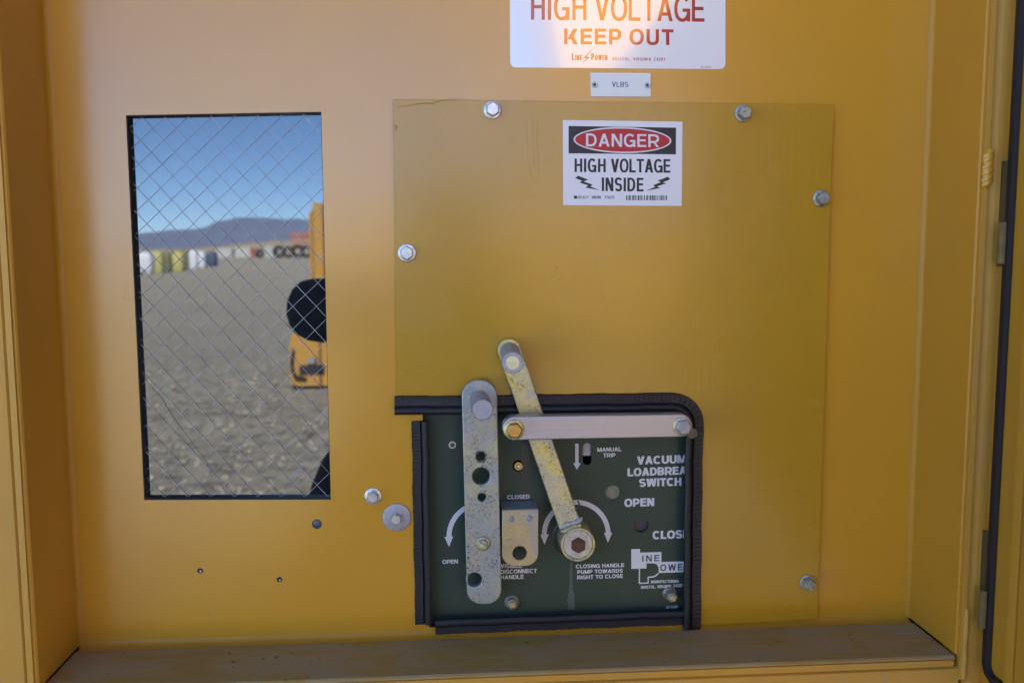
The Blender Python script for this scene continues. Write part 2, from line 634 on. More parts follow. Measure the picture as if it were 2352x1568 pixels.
def text(mb, s, bl, br, cap, y, w=.20, h=None, gap=.10, clip=None):
    """capitals from baseline point bl to br (picture places), cap = letter height there"""
    h = h or w * .86
    base = sum(glyph(ch, .18, .16)[0] for ch in s) + gap * (len(s) - 1)
    st_ = math.hypot(br[0] - bl[0], br[1] - bl[1]) / (cap * base)
    w = w / st_
    x = 0
    items = []
    for ch in s:
        W, S = glyph(ch, w, h)
        items.append((x, S)); x += W + gap
    tot = x - gap
    z = 0
    for x0, S in items:
        for st in S:
            z += 1
            pts = []
            for a, b in st:
                for (u, v) in (a, b):
                    t = (x0 + u) / tot
                    p = at(bl[0] + (br[0] - bl[0]) * t, bl[1] + (br[1] - bl[1]) * t - v * cap, y - 2e-6 * (z % 9))
                    pts.append(p)
            n = len(st)
            mb.add(pts, [(2 * i, 2 * i + 1, 2 * i + 3, 2 * i + 2) for i in range(n - 1)])


def poly(mb, pts, y):
    """flat printed shape; concave outlines are triangulated"""
    from mathutils.geometry import tessellate_polygon
    tri = tessellate_polygon([[Vector((a, b, 0)) for a, b in pts]])
    mb.add([at(a, b, y) for a, b in pts], tri)


def arcstrip(mb, c, r0, r1, a0, a1, y, n=28):
    pts = []
    for k in range(n + 1):
        t = R(a0 + (a1 - a0) * k / n)
        for r in (r0, r1):
            pts.append(at(c[0] + r * math.cos(t), c[1] - r * math.sin(t), y))
    mb.add(pts, [(2 * i, 2 * i + 1, 2 * i + 3, 2 * i + 2) for i in range(n)])


def letter(parent, mat, s, bl, br, cap, y, *a):
    mb = MB()
    text(mb, s, bl, br, cap, y, *a)
    return mb.obj('lettering', mat, parent)


def mark(name, parent, mat, pts, y):
    mb = MB()
    poly(mb, pts, y)
    return mb.obj(name, mat, parent)


# ================================================================== the cabinet
XL = (at(100, 0).x + at(185, 1485).x) / 2
XR = (at(2147, 0).x + at(2085, 1418).x) / 2
ZS = (at(185, 1485).z + at(2085, 1418).z) / 2
DEP = 0.095                               # depth of the recess
ZT = ZS + 1.35                            # top of the recess, above the picture
cab = empty('electrical_cabinet', ((XL + XR) / 2, 0.5, 0.0),
            'large yellow steel cabinet with a recessed panel, wired glass window and dusty bottom shelf', 'cabinet')
WIN = [(290, 266), (737, 258), (759, 1146), (332, 1147)]
OPEN = [(970, 931), (1591, 926), (1591, 1430), (986, 1440)]
FX = .006                                 # radius of the folds
plate('back_panel', [[(XL + FX, ZS + FX), (XR - FX, ZS + FX), (XR - FX, ZT), (XL + FX, ZT)],
                     PX([(289, 265), (738, 257), (760, 1147), (331, 1148)]),
                     rounded(PX(OPEN), [0, .014, 0, 0]),
                     circ(728, 1203, 11.5), circ(460, 1310, 5), circ(642, 1330, 5)], 0, .002, M['paint'], cab)


def fold(name, pts_dir, mat):
    pass


def side(name, x, s):
    """side wall with its inner fold against the back panel; s=+1 wall on the left"""
    n = 8
    prof = [(x + s * FX, 0.0)]
    for k in range(1, n + 1):
        t = R(90) * k / n
        prof.append((x + s * (FX - FX * math.sin(t)), -FX + FX * math.cos(t)))
    prof.append((x, -DEP + .0015)); prof.append((x - s * .0015, -DEP)); prof.append((x - s * .0035, -DEP)); prof.append((x - s * .0035, .003)); prof.append((x + s * FX, .003))
    mb = MB()
    z0 = ZS + .0022
    mb.rings([[(a, b, z0) for a, b in prof], [(a, b, ZT) for a, b in prof]])
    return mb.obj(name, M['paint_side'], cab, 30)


side('side_wall', XL, 1)
side('side_wall', XR, -1)
# shelf with the fold at its back
mb = MB()
n = 8
prof = [(.003, ZS + FX), (0, ZS + FX)] + [(-FX + FX * math.cos(R(90) * k / n), ZS + FX - FX * math.sin(R(90) * k / n)) for k in range(1, n + 1)]
mb.rings([[(x, a, b) for a, b in prof + [(-.012, ZS - .004), (.003, ZS - .004)]] for x in (XL + .001, XR - .001)])
mb.obj('back_fold', M['paint_side'], cab, 30)
mb = MB()
prof = [(-.0125, ZS), (-DEP + .002, ZS), (-DEP, ZS - .0015), (-DEP, ZS - .0035), (-.0125, ZS - .0035)]
mb.rings([[(x, a, b) for a, b in prof] for x in (XL + .0004, XR - .0004)])
mb.obj('bottom_shelf', M['shelf'], cab, 30)
mb = MB()                                  # folded front lip of the shelf and the sill beam below a narrow joint
mb.box((XL - .02, -DEP - .0016, ZS - .0105), (XR - .002, -DEP + .03, ZS - .0038))
mb.obj('shelf_lip', M['paint_front'], cab)
bmx = MB()
prof = [(-DEP + .03, ZS - .012), (-DEP + .001, ZS - .012), (-DEP - .0015, ZS - .0135), (-DEP - .0022, ZS - .018), (-DEP - .0022, ZS - .30), (-DEP + .03, ZS - .30)]
bmx.rings([[(x, a, b) for a, b in prof] for x in (XL - .03, XR + .0035)])
bmx.obj('sill_beam', M['paint_front'], cab, 30)
# left front post: bright lip, narrow joint, broad face
mb = MB()
mb.box((XL - .0095, -DEP - .002, 0.25), (XL - .0037, -DEP + .03, ZT + .1))
mb.obj('post_lip', M['paint_front'], cab)
mb = MB()
prof = [(XL - .0110, -DEP + .03), (XL - .0110, -DEP + .0005), (XL - .0125, -DEP - .0015), (XL - .035, -DEP - .003), (XL - .60, -DEP - .003), (XL - .60, -DEP + .05)]
mb.rings([[(a, b, z) for a, b in prof] for z in (.2, ZT + .1)])
mb.obj('front_post', M['paint_front'], cab, 30)
# right jamb: lip, shallow gutter, rounded outer edge
mb = MB()
mb.box((XR + .0037, -DEP - .0022, ZS - .025), (XR + .0085, -DEP + .03, ZT + .1))
mb.obj('jamb_lip', M['paint_front'], cab)
mb = MB()
x0 = XR + .0085
prof = [(x0, -DEP + .03), (x0, -DEP + .0015), (x0 + .0065, -DEP + .0015), (x0 + .0085, -DEP + .0004)]
for k in range(0, 11):
    t = k / 10
    prof.append((x0 + .010 + .034 * t, -DEP + .0003 - .0105 * t * t))
prof.append((x0 + .046, -DEP + .04))
mb.rings([[(a, b, z) for a, b in prof] for z in (.2, ZT + .1)])
mb.obj('door_jamb', M['paint_front'], cab, 30)
# weld bead on the jamb lip
mb = MB()
pz0, pz1 = at(2270, 343, -DEP).z, at(2266, 432, -DEP).z
rg = []
for i in range(34):
    t = i / 33
    z = pz0 + (pz1 - pz0) * t
    e = min(1, math.sin(math.pi * min(max(t, .02), .98)) * 3)
    r = (.0045 + .0011 * abs(math.sin(t * math.pi * 6))) * e ** .5
    rg.append([(XR + .0073 + r * math.cos(a * math.pi / 6) * 1.05, -DEP - .002 + r * .75 * math.sin(a * math.pi / 6), z + .0022 * math.cos(a * math.pi / 6)) for a in range(12)])
mb.rings(rg)
mb.obj('weld_bead', M['paint'], cab, 60)
mb = MB()                                  # lower weld where jamb, shelf and sill meet
rg = []
for i in range(24):
    t = i / 23
    z = ZS + .052 - .078 * t
    r = (.0022 + .0009 * random.random()) * (1 if 0 < i < 23 else .2)
    rg.append([(XR + .0085 + r * math.cos(a * math.pi / 5), -DEP - .0025 + r * math.sin(a * math.pi / 5), z) for a in range(10)])
mb.rings(rg)
mb.obj('weld_bead', M['paint_front'], cab, 60)
# outer shell: top, back, bottom and outer sides, closing the inside
mb = MB()
XA, XB, ZTOP = XL - 2.6, XR + 1.9, 3.32  # widened out of view so its shadow covers the near ground
mb.box((XA, 1.40, .2), (XB, 1.42, ZTOP))
mb.box((XA, -DEP, ZTOP), (XB, 1.42, ZTOP + .02))
mb.box((XA, -DEP + .06, .2), (XB, 1.40, .22))
mb.box((XA, -DEP + .05, .22), (XA + .01, 1.40, ZTOP))
mb.box((XB - .01, -DEP + .04, .22), (XB, 1.40, ZTOP))
mb.box((XR + .058, -DEP + .012, .22), (XB - .01, -DEP + .03, ZTOP))
mb.box((XA + .01, -DEP + .002, .22), (XL - .601, -DEP + .03, ZTOP))
mb.box((XR + .045, -DEP + .03, .22), (XR + .06, -DEP + .036, ZTOP))
mb.box((XA, -DEP - .003, ZT + .1), (XB, -DEP + .02, ZTOP))
mb.box((XL - .0036, -DEP, ZT), (XR + .0036, .004, ZT + .004))
mb.box((XL - .1, -DEP + .03, .22), (XR + .05, -DEP + .04, ZS - .2))
mb.box((XL - .1, -.3, -.002), (XL, 1.2, .2))
mb.box((XR - .1, -.05, -.002), (XR, 1.2, .2))
mb.obj('cabinet_shell', M['paint_front'], cab)
mb = MB()
mb.box((XL - .003, .25, ZS - .05), (XR + .003, .26, ZT))  # black sheet standing for the unlit inside behind window and face plate
mb.obj('inner_liner', M['dark'], cab)

# window
win = plate('window', [PX([(270, 246), (757, 238), (779, 1166), (312, 1167)]), PX([(291, 267), (736.4, 259), (758.2, 1145.2), (333, 1146)])], .0022, .0079, M['black'], cab)
win['label'] = 'black rubber framed window of wired glass mirroring a gravel yard and blue sky'
win.data.name = 'window'
# the frame is tapered: its rear edge shows as the black strip
gl = [at(a, b, 0) for a, b in [(280, 256), (748, 248), (770, 1157), (321, 1157)]]
mesh_obj('glass', [(p.x, YG - .0005, p.z) for p in gl], [(0, 1, 2, 3)], M['glass'], win)
mb = MB()


def clipseg(p, d):
    """clip an endless line to the window opening, picture places"""
    t0, t1 = -1e9, 1e9
    q = WIN
    for i in range(4):
        a, b = q[i], q[(i + 1) % 4]
        nx, ny = -(b[1] - a[1]), b[0] - a[0]
        den = nx * d[0] + ny * d[1]
        num = nx * (a[0] - p[0]) + ny * (a[1] - p[1])
        if abs(den) < 1e-9: continue
        t = num / den
        if den > 0: t0 = max(t0, t)
        else: t1 = min(t1, t)
    return (t0, t1)


YW = YG - .0016
for fam in (0, 1):
    for i in range(-24, 26):
        if fam == 0:
            p, d = (323 + 53.7 * i, 266), (1, 1.085)
        else:
            p, d = (327 + 53.4 * i, 266), (-1, .962)
        t0, t1 = clipseg(p, d)
        if t1 - t0 < 6: continue
        pts = []
        k = max(2, int((t1 - t0) / 26))
        for j in range(k + 1):
            t = t0 + (t1 - t0) * j / k
            jit = .55 * math.sin(j * 1.7 + i * 2.1)
            q = at(p[0] + d[0] * t + jit, p[1] + d[1] * t, YW)
            q.y = YW + (.00035 if fam else -.0001)
            pts.append(q)
        mb.tube(pts, .00023 if fam == 0 else .00019, 6)
mb.obj('wire_mesh', M['wire'], win, 60)
mb = MB()
for pts in ([(318, 845), (345, 885), (372, 915), (395, 955), (425, 995), (452, 1030), (485, 1078), (520, 1132)],
            [(750, 1022), (722, 1040), (700, 1062), (672, 1090), (650, 1118)], [(700, 1062), (668, 1104)]):
    mb.tube([at(a, b, YW + .0003) for a, b in pts], [.0001 + .0002 * random.random() for _ in pts], 5)
mb.obj('crack', M['crack'], win)

# ------------------------------------------------------------------ bolted cover plate
cov = plate('cover_plate', [rounded(PX([(902, 228), (1915, 240), (1878, 1420), (1598, 1436), (1600, 921), (911, 931)], -.0045), [.001, .001, .001, 0, .018, 0]),
                            ], -.0045, .003, M['paint_cover'], None, .0004)
tag(cov, 'olive yellow cover sheet with brushed streaks, bolted flat on the back panel', 'cover plate')


d8 = lambda a, b: ((960 + a / 3.266) * .91875, (220 + b / 3.266) * .91875)
mb = MB()
mb.tube([at(*d8(a, b), -.0045) for a, b in [(110, 152), (180, 148), (260, 133), (350, 123), (405, 131), (415, 118), (440, 108), (510, 98), (590, 99), (640, 93)]], [.0003, .0005, .0006, .0006, .0008, .0006, .0005, .0005, .0004, .0002], 8)
mb.obj('paint_run', M['paint_cover'], cov, 80)
for pts, r in (([(78, 308), (96, 308), (104, 322), (98, 340), (80, 345)], .0006), ([(1395, 1452), (1408, 1462), (1412, 1478)], .0005), ([(1170, 560), (1185, 640), (1200, 720), (1235, 760)], .0002), ([(1160, 300), (1168, 430), (1170, 540)], .0002), ([(1212, 260), (1216, 420), (1222, 640)], .0003), ([(1255, 280), (1252, 470), (1262, 700)], .0003)):
    mb = MB()
    mb.tube([at(*d8(a, b), -.0045) for a, b in pts], r, 8)
    mb.obj('paint_run', M['paint_cover'], cov, 80)
for pts in ([(292, 652), (287, 672), (287, 686)], [(280, 684), (288, 687), (300, 691)], [(282, 688), (284, 684)], [(945, 966), (985, 978), (942, 964)], [(930, 1128), (934, 1130)], [(480, 1404), (478, 1420)]):
    mb = MB()
    mb.tube([at(a, b, .0001) for a, b in pts], .00016, 5)
    mb.obj('scuff_mark', M['steel_dark'], cab)


# ------------------------------------------------------------------ bolts and washers
def hexhead(mb, o, R_, h, rot=0.0):
    lathe(mb, o, [(R_, 0), (R_, h * .82), (R_ * .93, h * .93), (R_ * .84, h)], 6, None, rot)


def bolt(name, px, py, y, wr, hr, hh, label, cat='bolt', group=None, wth=.0022, mat='zinc_plain', wmat=None, ticks=True, rot=0.2, dome=False, split=False):
    c = at(px, py, y)
    e = empty(name, c, label, cat, group)
    mb = MB()
    W = rr(wr)
    lathe(mb, c, [(W * .97, 0), (W, wth * .3), (W * .97, wth * .85), (W * .9, wth), (rr(hr) * .7, wth)], 44)
    mb.obj('washer', M[wmat or mat], e, 40)
    mb = MB()
    o = c + Vector((0, -wth, 0))
    H = rr(hr)
    hexhead(mb, o, H, hh, rot)
    if ticks:
        for k in range(6):
            a = rot + k * math.pi / 3
            u = Vector((math.cos(a), 0, math.sin(a))); v = Vector((-math.sin(a), 0, math.cos(a)))
            p0, p1 = o + u * H * .42, o + u * H * .74
            y0 = -hh
            q = [p0 - v * H * .05, p1 - v * H * .05, p1 + v * H * .05, p0 + v * H * .05]
            mb.add([Vector((a_.x, o.y + y0 + .0001, a_.z)) for a_ in q] + [Vector((a_.x, o.y + y0 - .00035, a_.z)) for a_ in q],
                   [(4, 5, 6, 7), (0, 1, 5, 4), (1, 2, 6, 5), (2, 3, 7, 6), (3, 0, 4, 7)])
    mb.obj('bolt_head', M[mat], e, 25)
    return e


GB = 'hex bolts holding the cover sheet'
bolt('hex_bolt', 1131, 253.5, -.0045, 20.5, 16, .0075, 'shiny hex bolt near the top edge of the cover, left of the small danger label', group=GB, rot=.52)
bolt('hex_bolt', 1706, 261, -.0045, 20, 16, .0085, 'hex bolt near the top edge of the cover, right of the small danger label', group=GB, mat='zinc_grey', rot=.3)
bolt('hex_bolt', 1885, 456, -.0045, 20, 15.5, .0085, 'hex bolt near the right edge of the cover, below its top corner', group=GB, mat='zinc_grey', rot=.1)
bolt('hex_bolt', 935, 581, -.0045, 21, 16, .0075, 'hex bolt at the left edge of the cover, beside the window', group=GB, rot=.6)
bolt('hex_bolt', 1853, 1336, -.0045, 19.5, 15.5, .0095, 'hex bolt at the bottom right corner of the cover, just above the dusty shelf', group=GB, mat='zinc_grey', rot=.4)
bolt('hex_bolt', 857, 1138.5, 0, 20.3, 14, .006, 'small hex bolt and washer on the back panel, just above the wide washer', mat='zinc_plain', ticks=False, rot=.35)
bolt('hex_bolt', 911, 1187, 0, 33.5, 13, .0075, 'hex bolt through a wide grey fender washer beside the black edge trim', mat='zinc_plain', wmat='zinc_pin', wth=.002, rot=.5)


def small(name, px, py, y, prof, mat, label, cat, group=None, parts=(), n=28):
    c = at(px, py, y)
    e = empty(name, c, label, cat, group)
    for nm, pr, mt in [(name.split('_')[-1] + '_body' if False else 'body', prof, mat)] + list(parts):
        mb = MB()
        lathe(mb, c, [(r, h) for r, h in pr], n)
        mb.obj(nm, M[mt], e, 40)
    return e


plug_mat = simple('blue grey plastic plug', (.06, .085, .12), .3, spec=.6)
M['plug'] = plug_mat
mb = MB()
c = at(728, 1203, .001)
lathe(mb, c, [(rr(11.3), 0), (rr(11.3), .0006), (rr(9.8), .0011), (rr(9.3), .0004), (rr(5), .0010), (rr(.5), .0012)], 32)
tag(mb.obj('hole_plug', M['plug'], None, 40), 'dark blue grey plug filling a round hole below the window', 'plug')
for px, py, lb in ((460, 1310, 'broken pop rivet in the back panel, farther left of the two under the window'),
                   (642, 1330, 'broken pop rivet in the back panel, nearer the plug of the two under the window')):
    c = at(px, py, 0)
    e = empty('pop_rivet', c, lb, 'rivet', 'broken pop rivets under the window')
    mb = MB()
    lathe(mb, c + Vector((0, .002, 0)), [(rr(6.5), 0), (rr(6.5), .0022), (rr(5.2), .0028), (rr(3.6), .0022), (rr(3.4), .0006)], 20)
    mb.obj('rivet_collar', M['steel_dark'], e, 40)
    mb = MB()
    lathe(mb, c + Vector((.0004, .0012, -.0006)), [(rr(3.2), 0), (rr(3.2), .0012), (rr(2), .0022)], 14)
    mb.obj('rivet_stem', M['zinc_plain'], e, 40)

# ------------------------------------------------------------------ signs
hv = empty('warning_sign', at(1418, 158, -.0003), 'big glossy white sign with dark red high voltage keep out lettering', 'sign')
plate('sign_sheet', [rounded(PX([(1168.5, -330), (1666, -330), (1666, 159.5), (1172, 155.3)]), .0055)], -.0003, .0003, M['white_vinyl'], hv)
zx, zy = lambda v: 1139.25 + v * .23438, lambda v: v * .23438
mb = MB()
YS = -.00042
letter(hv, M['ink_darkred'], 'HIGH', (zx(343), zy(196)), (zx(885), zy(201)), 58, YS, .125, .135, .15)
letter(hv, M['ink_darkred'], 'VOLTAGE', (zx(967), zy(201)), (zx(2043), zy(216)), 58, YS, .125, .135, .08)
letter(hv, M['ink_darkred'], 'KEEP', (zx(668), zy(436)), (zx(1228), zy(438)), 36.2, YS, .21, .19, .15)
letter(hv, M['ink_darkred'], 'OUT', (zx(1310), zy(440)), (zx(1740), zy(445)), 36.2, YS, .21, .19, .15)
letter(hv, M['ink_darkred'], 'L', (zx(743), zy(590)), (zx(770), zy(590)), 15, YS, .22)
letter(hv, M['ink_darkred'], 'INE', (zx(777), zy(590)), (zx(845), zy(590)), 11.5, YS, .22, .18, .14)
letter(hv, M['ink_darkred'], 'P', (zx(932), zy(590)), (zx(962), zy(590)), 15, YS, .22)
letter(hv, M['ink_darkred'], 'OWER', (zx(970), zy(590)), (zx(1093), zy(590)), 11.5, YS, .22, .18, .13)
letter(hv, M['ink_darkred'], 'BRISTOL, VIRGINIA', (zx(1142), zy(594)), (zx(1518), zy(596)), 6.8, YS, .18, .16, .3)
letter(hv, M['ink_darkred'], '24201', (zx(1548), zy(596)), (zx(1655), zy(597)), 6.8, YS, .18, .16, .3)
letter(hv, M['ink_darkred'], '16-2023', (zx(2006), zy(668)), (zx(2108), zy(669)), 4.6, YS, .14, .13, .2)
mb = MB()
poly(mb, [(zx(a), zy(b)) for a, b in [(970, 460), (858, 568), (892, 575), (835, 628), (918, 566), (886, 556)]], YS)
mb.obj('lightning_emblem', M['ink_darkred'], hv)

dg = empty('danger_label', at(1430, 472, -.0048), 'small white label with red danger oval and high voltage inside lettering, stuck on the cover', 'label')
ux, uy = lambda v: 1267.9 + v * .15234, lambda v: 257.25 + v * .15234
U = lambda pts: [(ux(a), uy(b)) for a, b in pts]
YL = -.0048
plate('label_sheet', [PX(U([(163, 122), (1967, 148), (1955, 1417), (168, 1405)]), YL)], YL, .0003, M['white_paper'], dg)
mb = MB()
mark('black_band', dg, M['ink_black'], U([(250, 212), (1870, 238), (1868, 640), (250, 625)]), YL - .0001)
letter(dg, M['ink_black'], 'HIGH', (ux(340), uy(906)), (ux(810), uy(909)), 31, YL - .0001, .172, .155, .14)
letter(dg, M['ink_black'], 'VOLTAGE', (ux(888), uy(910)), (ux(1785), uy(917)), 31, YL - .0001, .172, .155, .07)
letter(dg, M['ink_black'], 'INSIDE', (ux(750), uy(1193)), (ux(1380), uy(1199)), 31.3, YL - .0001, .172, .155, .13)
mark('lightning_mark', dg, M['ink_black'], U([(395, 962), (545, 1022), (478, 1050), (612, 1095), (580, 1125), (725, 1182), (505, 1140), (545, 1108), (412, 1065), (455, 1040), (347, 998)]), YL - .0001)
mark('lightning_mark', dg, M['ink_black'], U([(1745, 977), (1785, 1015), (1672, 1062), (1722, 1080), (1585, 1122), (1630, 1147), (1420, 1187), (1558, 1128), (1525, 1105), (1640, 1058), (1592, 1038)]), YL - .0001)
letter(dg, M['ink_black'], 'BRADY', (ux(392), uy(1307)), (ux(555), uy(1308)), 6.5, YL - .0001, .13, .12, .08)
letter(dg, M['ink_black'], '#86196', (ux(597), uy(1309)), (ux(737), uy(1309)), 6.8, YL - .0001, .18, .15, .1)
letter(dg, M['ink_black'], 'Y74375', (ux(790), uy(1310)), (ux(940), uy(1310)), 6.8, YL - .0001, .15, .14, .08)
mark('square_emblem', dg, M['ink_black'], U([(330, 1262), (380, 1262), (380, 1308), (330, 1308)]), YL - .0001)
mb = MB()
random.seed(11)
x = 1118
while x < 1745:
    wd_ = random.choice((6, 10, 14, 18))
    poly(mb, U([(x, 1258), (min(x + wd_, 1746), 1258), (min(x + wd_, 1746), 1332), (x, 1332)]), YL - .0001)
    x += wd_ + random.choice((6, 8, 12, 18))
mb.obj('barcode', M['ink_black'], dg)


def ell(cx, cy, rx, ry, n=64, tilt=.0155):
    out = []
    for k in range(n):
        t = 2 * math.pi * k / n
        c, s = math.cos(t), math.sin(t)
        out.append((cx + rx * c, cy + ry * s + tilt * rx * c))
    return U(out)


mb = MB()
poly(mb, ell(1062, 426, 738, 196), YL - .0002)
mb.obj('oval_border', M['ink_white'], dg)
mb = MB()
poly(mb, ell(1062, 426, 713, 174), YL - .0003)
mb.obj('red_oval', M['ink_red'], dg)
mb = MB()
text(mb, 'DANGER', (ux(513), uy(519)), (ux(1615), uy(533)), 29.6, YL - .0004, .175, .155, .13)
mb.obj('danger_lettering', M['ink_white'], dg)

npz = empty('name_plate', at(1425, 195, -.0012), 'small white engraved name plate lettered VLBS, riveted above the cover', 'name plate')
plate('plate_body', [PX([(1356.3, 167.3), (1494.3, 168), (1494.8, 222.6), (1357.3, 222)], -.0014)], -.0014, .0014, M['plate_white'], npz, .0002)
mb = MB()
vx, vy = zx, zy
text(mb, 'VLBS', (zx(1137), zy(853)), (zx(1296), zy(855)), 11.8, -.00146, .14, .13, .16)
mb.obj('lettering', M['ink_black'], npz)
for px in (1366, 1487):
    c = at(px, 195 if px < 1400 else 196.3, -.0014)
    mb = MB()
    lathe(mb, c, [(rr(7.2), 0), (rr(7), .0006), (rr(5.5), .0013), (rr(3.6), .0011), (rr(3.2), .0002)], 26)
    rv = mb.obj('rivet', M['zinc_plain'], npz, 50)
    mb = MB()
    lathe(mb, c, [(rr(3.0), .0001), (rr(3.0), .0004)], 16)
    mb.obj('rivet_bore', M['ink_black'], rv)

# ------------------------------------------------------------------ switch face plate
YF = .012
fp = empty('switch_faceplate', at(1290, 1430, YF), 'dark green switch face plate with white lettering and arrows, framed by black trim', 'switch panel')
ax4 = lambda a, b: (1249.5 + a * .22262, 863.6 + b * .22262)
ax6 = lambda a, b: (1249.5 + a * .21099, 1139.25 + b * .21099)
ax5 = lambda a, b: (918.75 + a * .23438, 1102.5 + b * .23438)


def slot(px0, py0, px1, py1, y, n=14):
    p0, p1 = at(px0, py0, y), at(px1, py1, y)
    r = abs(p1.x - p0.x) / 2
    cxm = (p0.x + p1.x) / 2
    zt, zb = p0.z - r, p1.z + r
    return [(cxm + r * math.cos(math.pi * k / n), zt + r * math.sin(math.pi * k / n)) for k in range(n + 1)] + \
           [(cxm - r * math.cos(math.pi * k / n), zb - r * math.sin(math.pi * k / n)) for k in range(n + 1)]


SL0, SL1 = ax4(400, 690), ax4(490, 915)
DC = ax4(712, 1203)
HC = ax6(1057, 313)
plate('plate', [PX([(950, 905), (1612, 900), (1612, 1450), (950, 1460)], YF), slot(*SL0, *SL1, YF),
                circ(*DC, 18.2, YF), circ(*HC, 18.3, YF), circ(1190.5, 1069, 14, YF), circ(1363, 1243, 5, YF)], YF, .003, M['green'], fp)
mb = MB()
YT = YF - .00012
letter(fp, M['ink_white'], 'MANUAL', ax4(550, 779), ax4(798, 772), 9.2, YT, .24, .2, .06)
letter(fp, M['ink_white'], 'TRIP', ax4(610, 837), ax4(738, 833), 9.2, YT, .24, .2, .06)
letter(fp, M['ink_white'], 'VACUUM', ax4(960, 911), ax4(1470, 893), 18.6, YT, .285, .22, .05)
letter(fp, M['ink_white'], 'LOADBREAK', ax4(862, 1033), ax4(1552, 1008), 18.6, YT, .285, .22, .05)
letter(fp, M['ink_white'], 'SWITCH', ax4(982, 1141), ax4(1418, 1128), 18.6, YT, .285, .22, .05)
letter(fp, M['ink_white'], 'OPEN', ax4(830, 1348), ax4(1137, 1338), 18.8, YT, .285, .22, .06)
letter(fp, M['ink_white'], 'CLOSE', ax6(1183, 467), ax6(1580, 453), 18.8, YT, .285, .22, .06)
letter(fp, M['ink_white'], 'CLOSING HANDLE', ax6(347, 783), ax6(873, 767), 8.6, YT, .24, .2, .08)
letter(fp, M['ink_white'], 'PUMP TOWARDS', ax6(363, 843), ax6(857, 828), 8.6, YT, .24, .2, .08)
letter(fp, M['ink_white'], 'RIGHT TO CLOSE', ax6(361, 902), ax6(858, 885), 8.6, YT, .24, .2, .08)
letter(fp, M['ink_white'], 'CLOSED', ax5(1052, 185), ax5(1272, 178), 9.2, YT, .24, .2, .07)
letter(fp, M['ink_white'], 'OPEN', ax5(415, 818), ax5(568, 813), 9.2, YT, .24, .2, .07)
letter(fp, M['ink_white'], 'VISIBLE', ax5(985, 860), ax5(1198, 855), 9.4, YT, .24, .2, .07)
letter(fp, M['ink_white'], 'DISCONNECT', ax5(985, 915), ax5(1342, 905), 9.4, YT, .24, .2, .07)
letter(fp, M['ink_white'], 'HANDLE', ax5(985, 969), ax5(1213, 963), 9.4, YT, .24, .2, .07)
letter(fp, M['ink_white'], 'MANUFACTURING', ax6(1165, 945), ax6(1468, 936), 6.6, YT, .2, .17, .05)
letter(fp, M['ink_white'], 'BRISTOL, VIRGINIA', ax6(1055, 1005), ax6(1387, 992), 6.6, YT, .2, .17, .06)
letter(fp, M['ink_white'], '24201', ax6(1408, 988), ax6(1520, 983), 6.6, YT, .2, .17, .1)
letter(fp, M['ink_white'], '20-9120', ax6(1328, 1222), ax6(1455, 1214), 6, YT, .2, .18, .08)
mb = MB()
CA = (1323.6, 1226.5)
mb = MB()
arcstrip(mb, CA, 68, 79, 0, 180, YT)
for q in ([(1830, 620), (2010, 612), (1915, 835)], [(443, 660), (625, 652), (533, 875)]):
    poly(mb, [(1194.4 + a * .10545, 1157.6 + b * .10545) for a, b in q], YT - 2e-5)
mb.obj('curved_arrow', M['ink_white'], fp)
mb = MB()
arcstrip(mb, (1106.3, 1231.4), 69.4, 80.6, 90, 180, YT)
poly(mb, [ax5(435, 552), ax5(522, 548), ax5(480, 652)], YT - 2e-5)
mb.obj('curved_arrow', M['ink_white'], fp)
mark('straight_arrow', fp, M['ink_white'], [ax4(322, 695), ax4(357, 695), ax4(357, 895), ax4(380, 895), ax4(340, 965), ax4(300, 895), ax4(322, 895)], YT)
mb = MB()
P6 = lambda pts: [ax6(a, b) for a, b in pts]
poly(mb, P6([(950, 575), (1045, 571), (1045, 611), (1278, 605), (1278, 713), (1600, 704), (1600, 822), (1250, 833), (1246, 770), (1222, 735), (1190, 727), (1115, 730), (1115, 783), (950, 789)]), YT)
for a, b in ((((1033, 787), (1037, 952))), ):
    pass
poly(mb, P6([(1032, 787), (1045, 787), (1045, 938), (1128, 935), (1128, 872), (1140, 872), (1140, 948), (1032, 952)]), YT)
arcpts = [(1140, 872), (1185, 868), (1215, 855), (1236, 833), (1252, 833), (1228, 864), (1192, 882), (1140, 886)]
poly(mb, P6(arcpts), YT - 2e-5)
lg = mb.obj('maker_emblem', M['ink_white'], fp)
mb = MB()
letter(fp, M['green'], 'INE', ax6(1070, 711), ax6(1255, 704), 14.5, YT - .00008, .2, .17, .3)
letter(fp, M['green'], 'OWER', ax6(1266, 811), ax6(1590, 800), 14.5, YT - .00008, .2, .17, .25)
# indicator disc, dark port, trip lever in the slot, set back behind the holes
M['disc'] = simple('pale grey green indicator', (.22, .23, .17), .5, .3, var=.35, scale=120)
M['port'] = simple('dark blue grey indicator', (.035, .04, .055), .4, var=.3, scale=160)
mb = MB()
c = at(*DC, YF + .005)
lathe(mb, c, [(rr(21), 0), (rr(21), .001), (rr(.5), .0014)], 32)
mb.obj('open_indicator', M['disc'], fp, 50)
mb = MB()
c = at(*HC, YF + .006)
lathe(mb, c, [(rr(21), 0), (rr(21), .001), (rr(.5), .0014)], 32)
mb.obj('closed_indicator', M['port'], fp, 50)
mb = MB()
a, b = at(*ax4(385, 670), YF + .006), at(*ax4(505, 815), YF + .006)
mb.box((a.x, YF + .005, b.z), (b.x, YF + .010, a.z))
mb.obj('trip_lever', M['zinc_pin'], fp)
mb = MB()
mb.box((at(940, 1000, YF).x, YF + .03, at(1000, 1465, YF).z), (at(1620, 1000, YF).x, YF + .032, at(1000, 895, YF).z))
mb.obj('backing', M['dark'], fp)  # black sheet standing for the shade behind the plate's openings
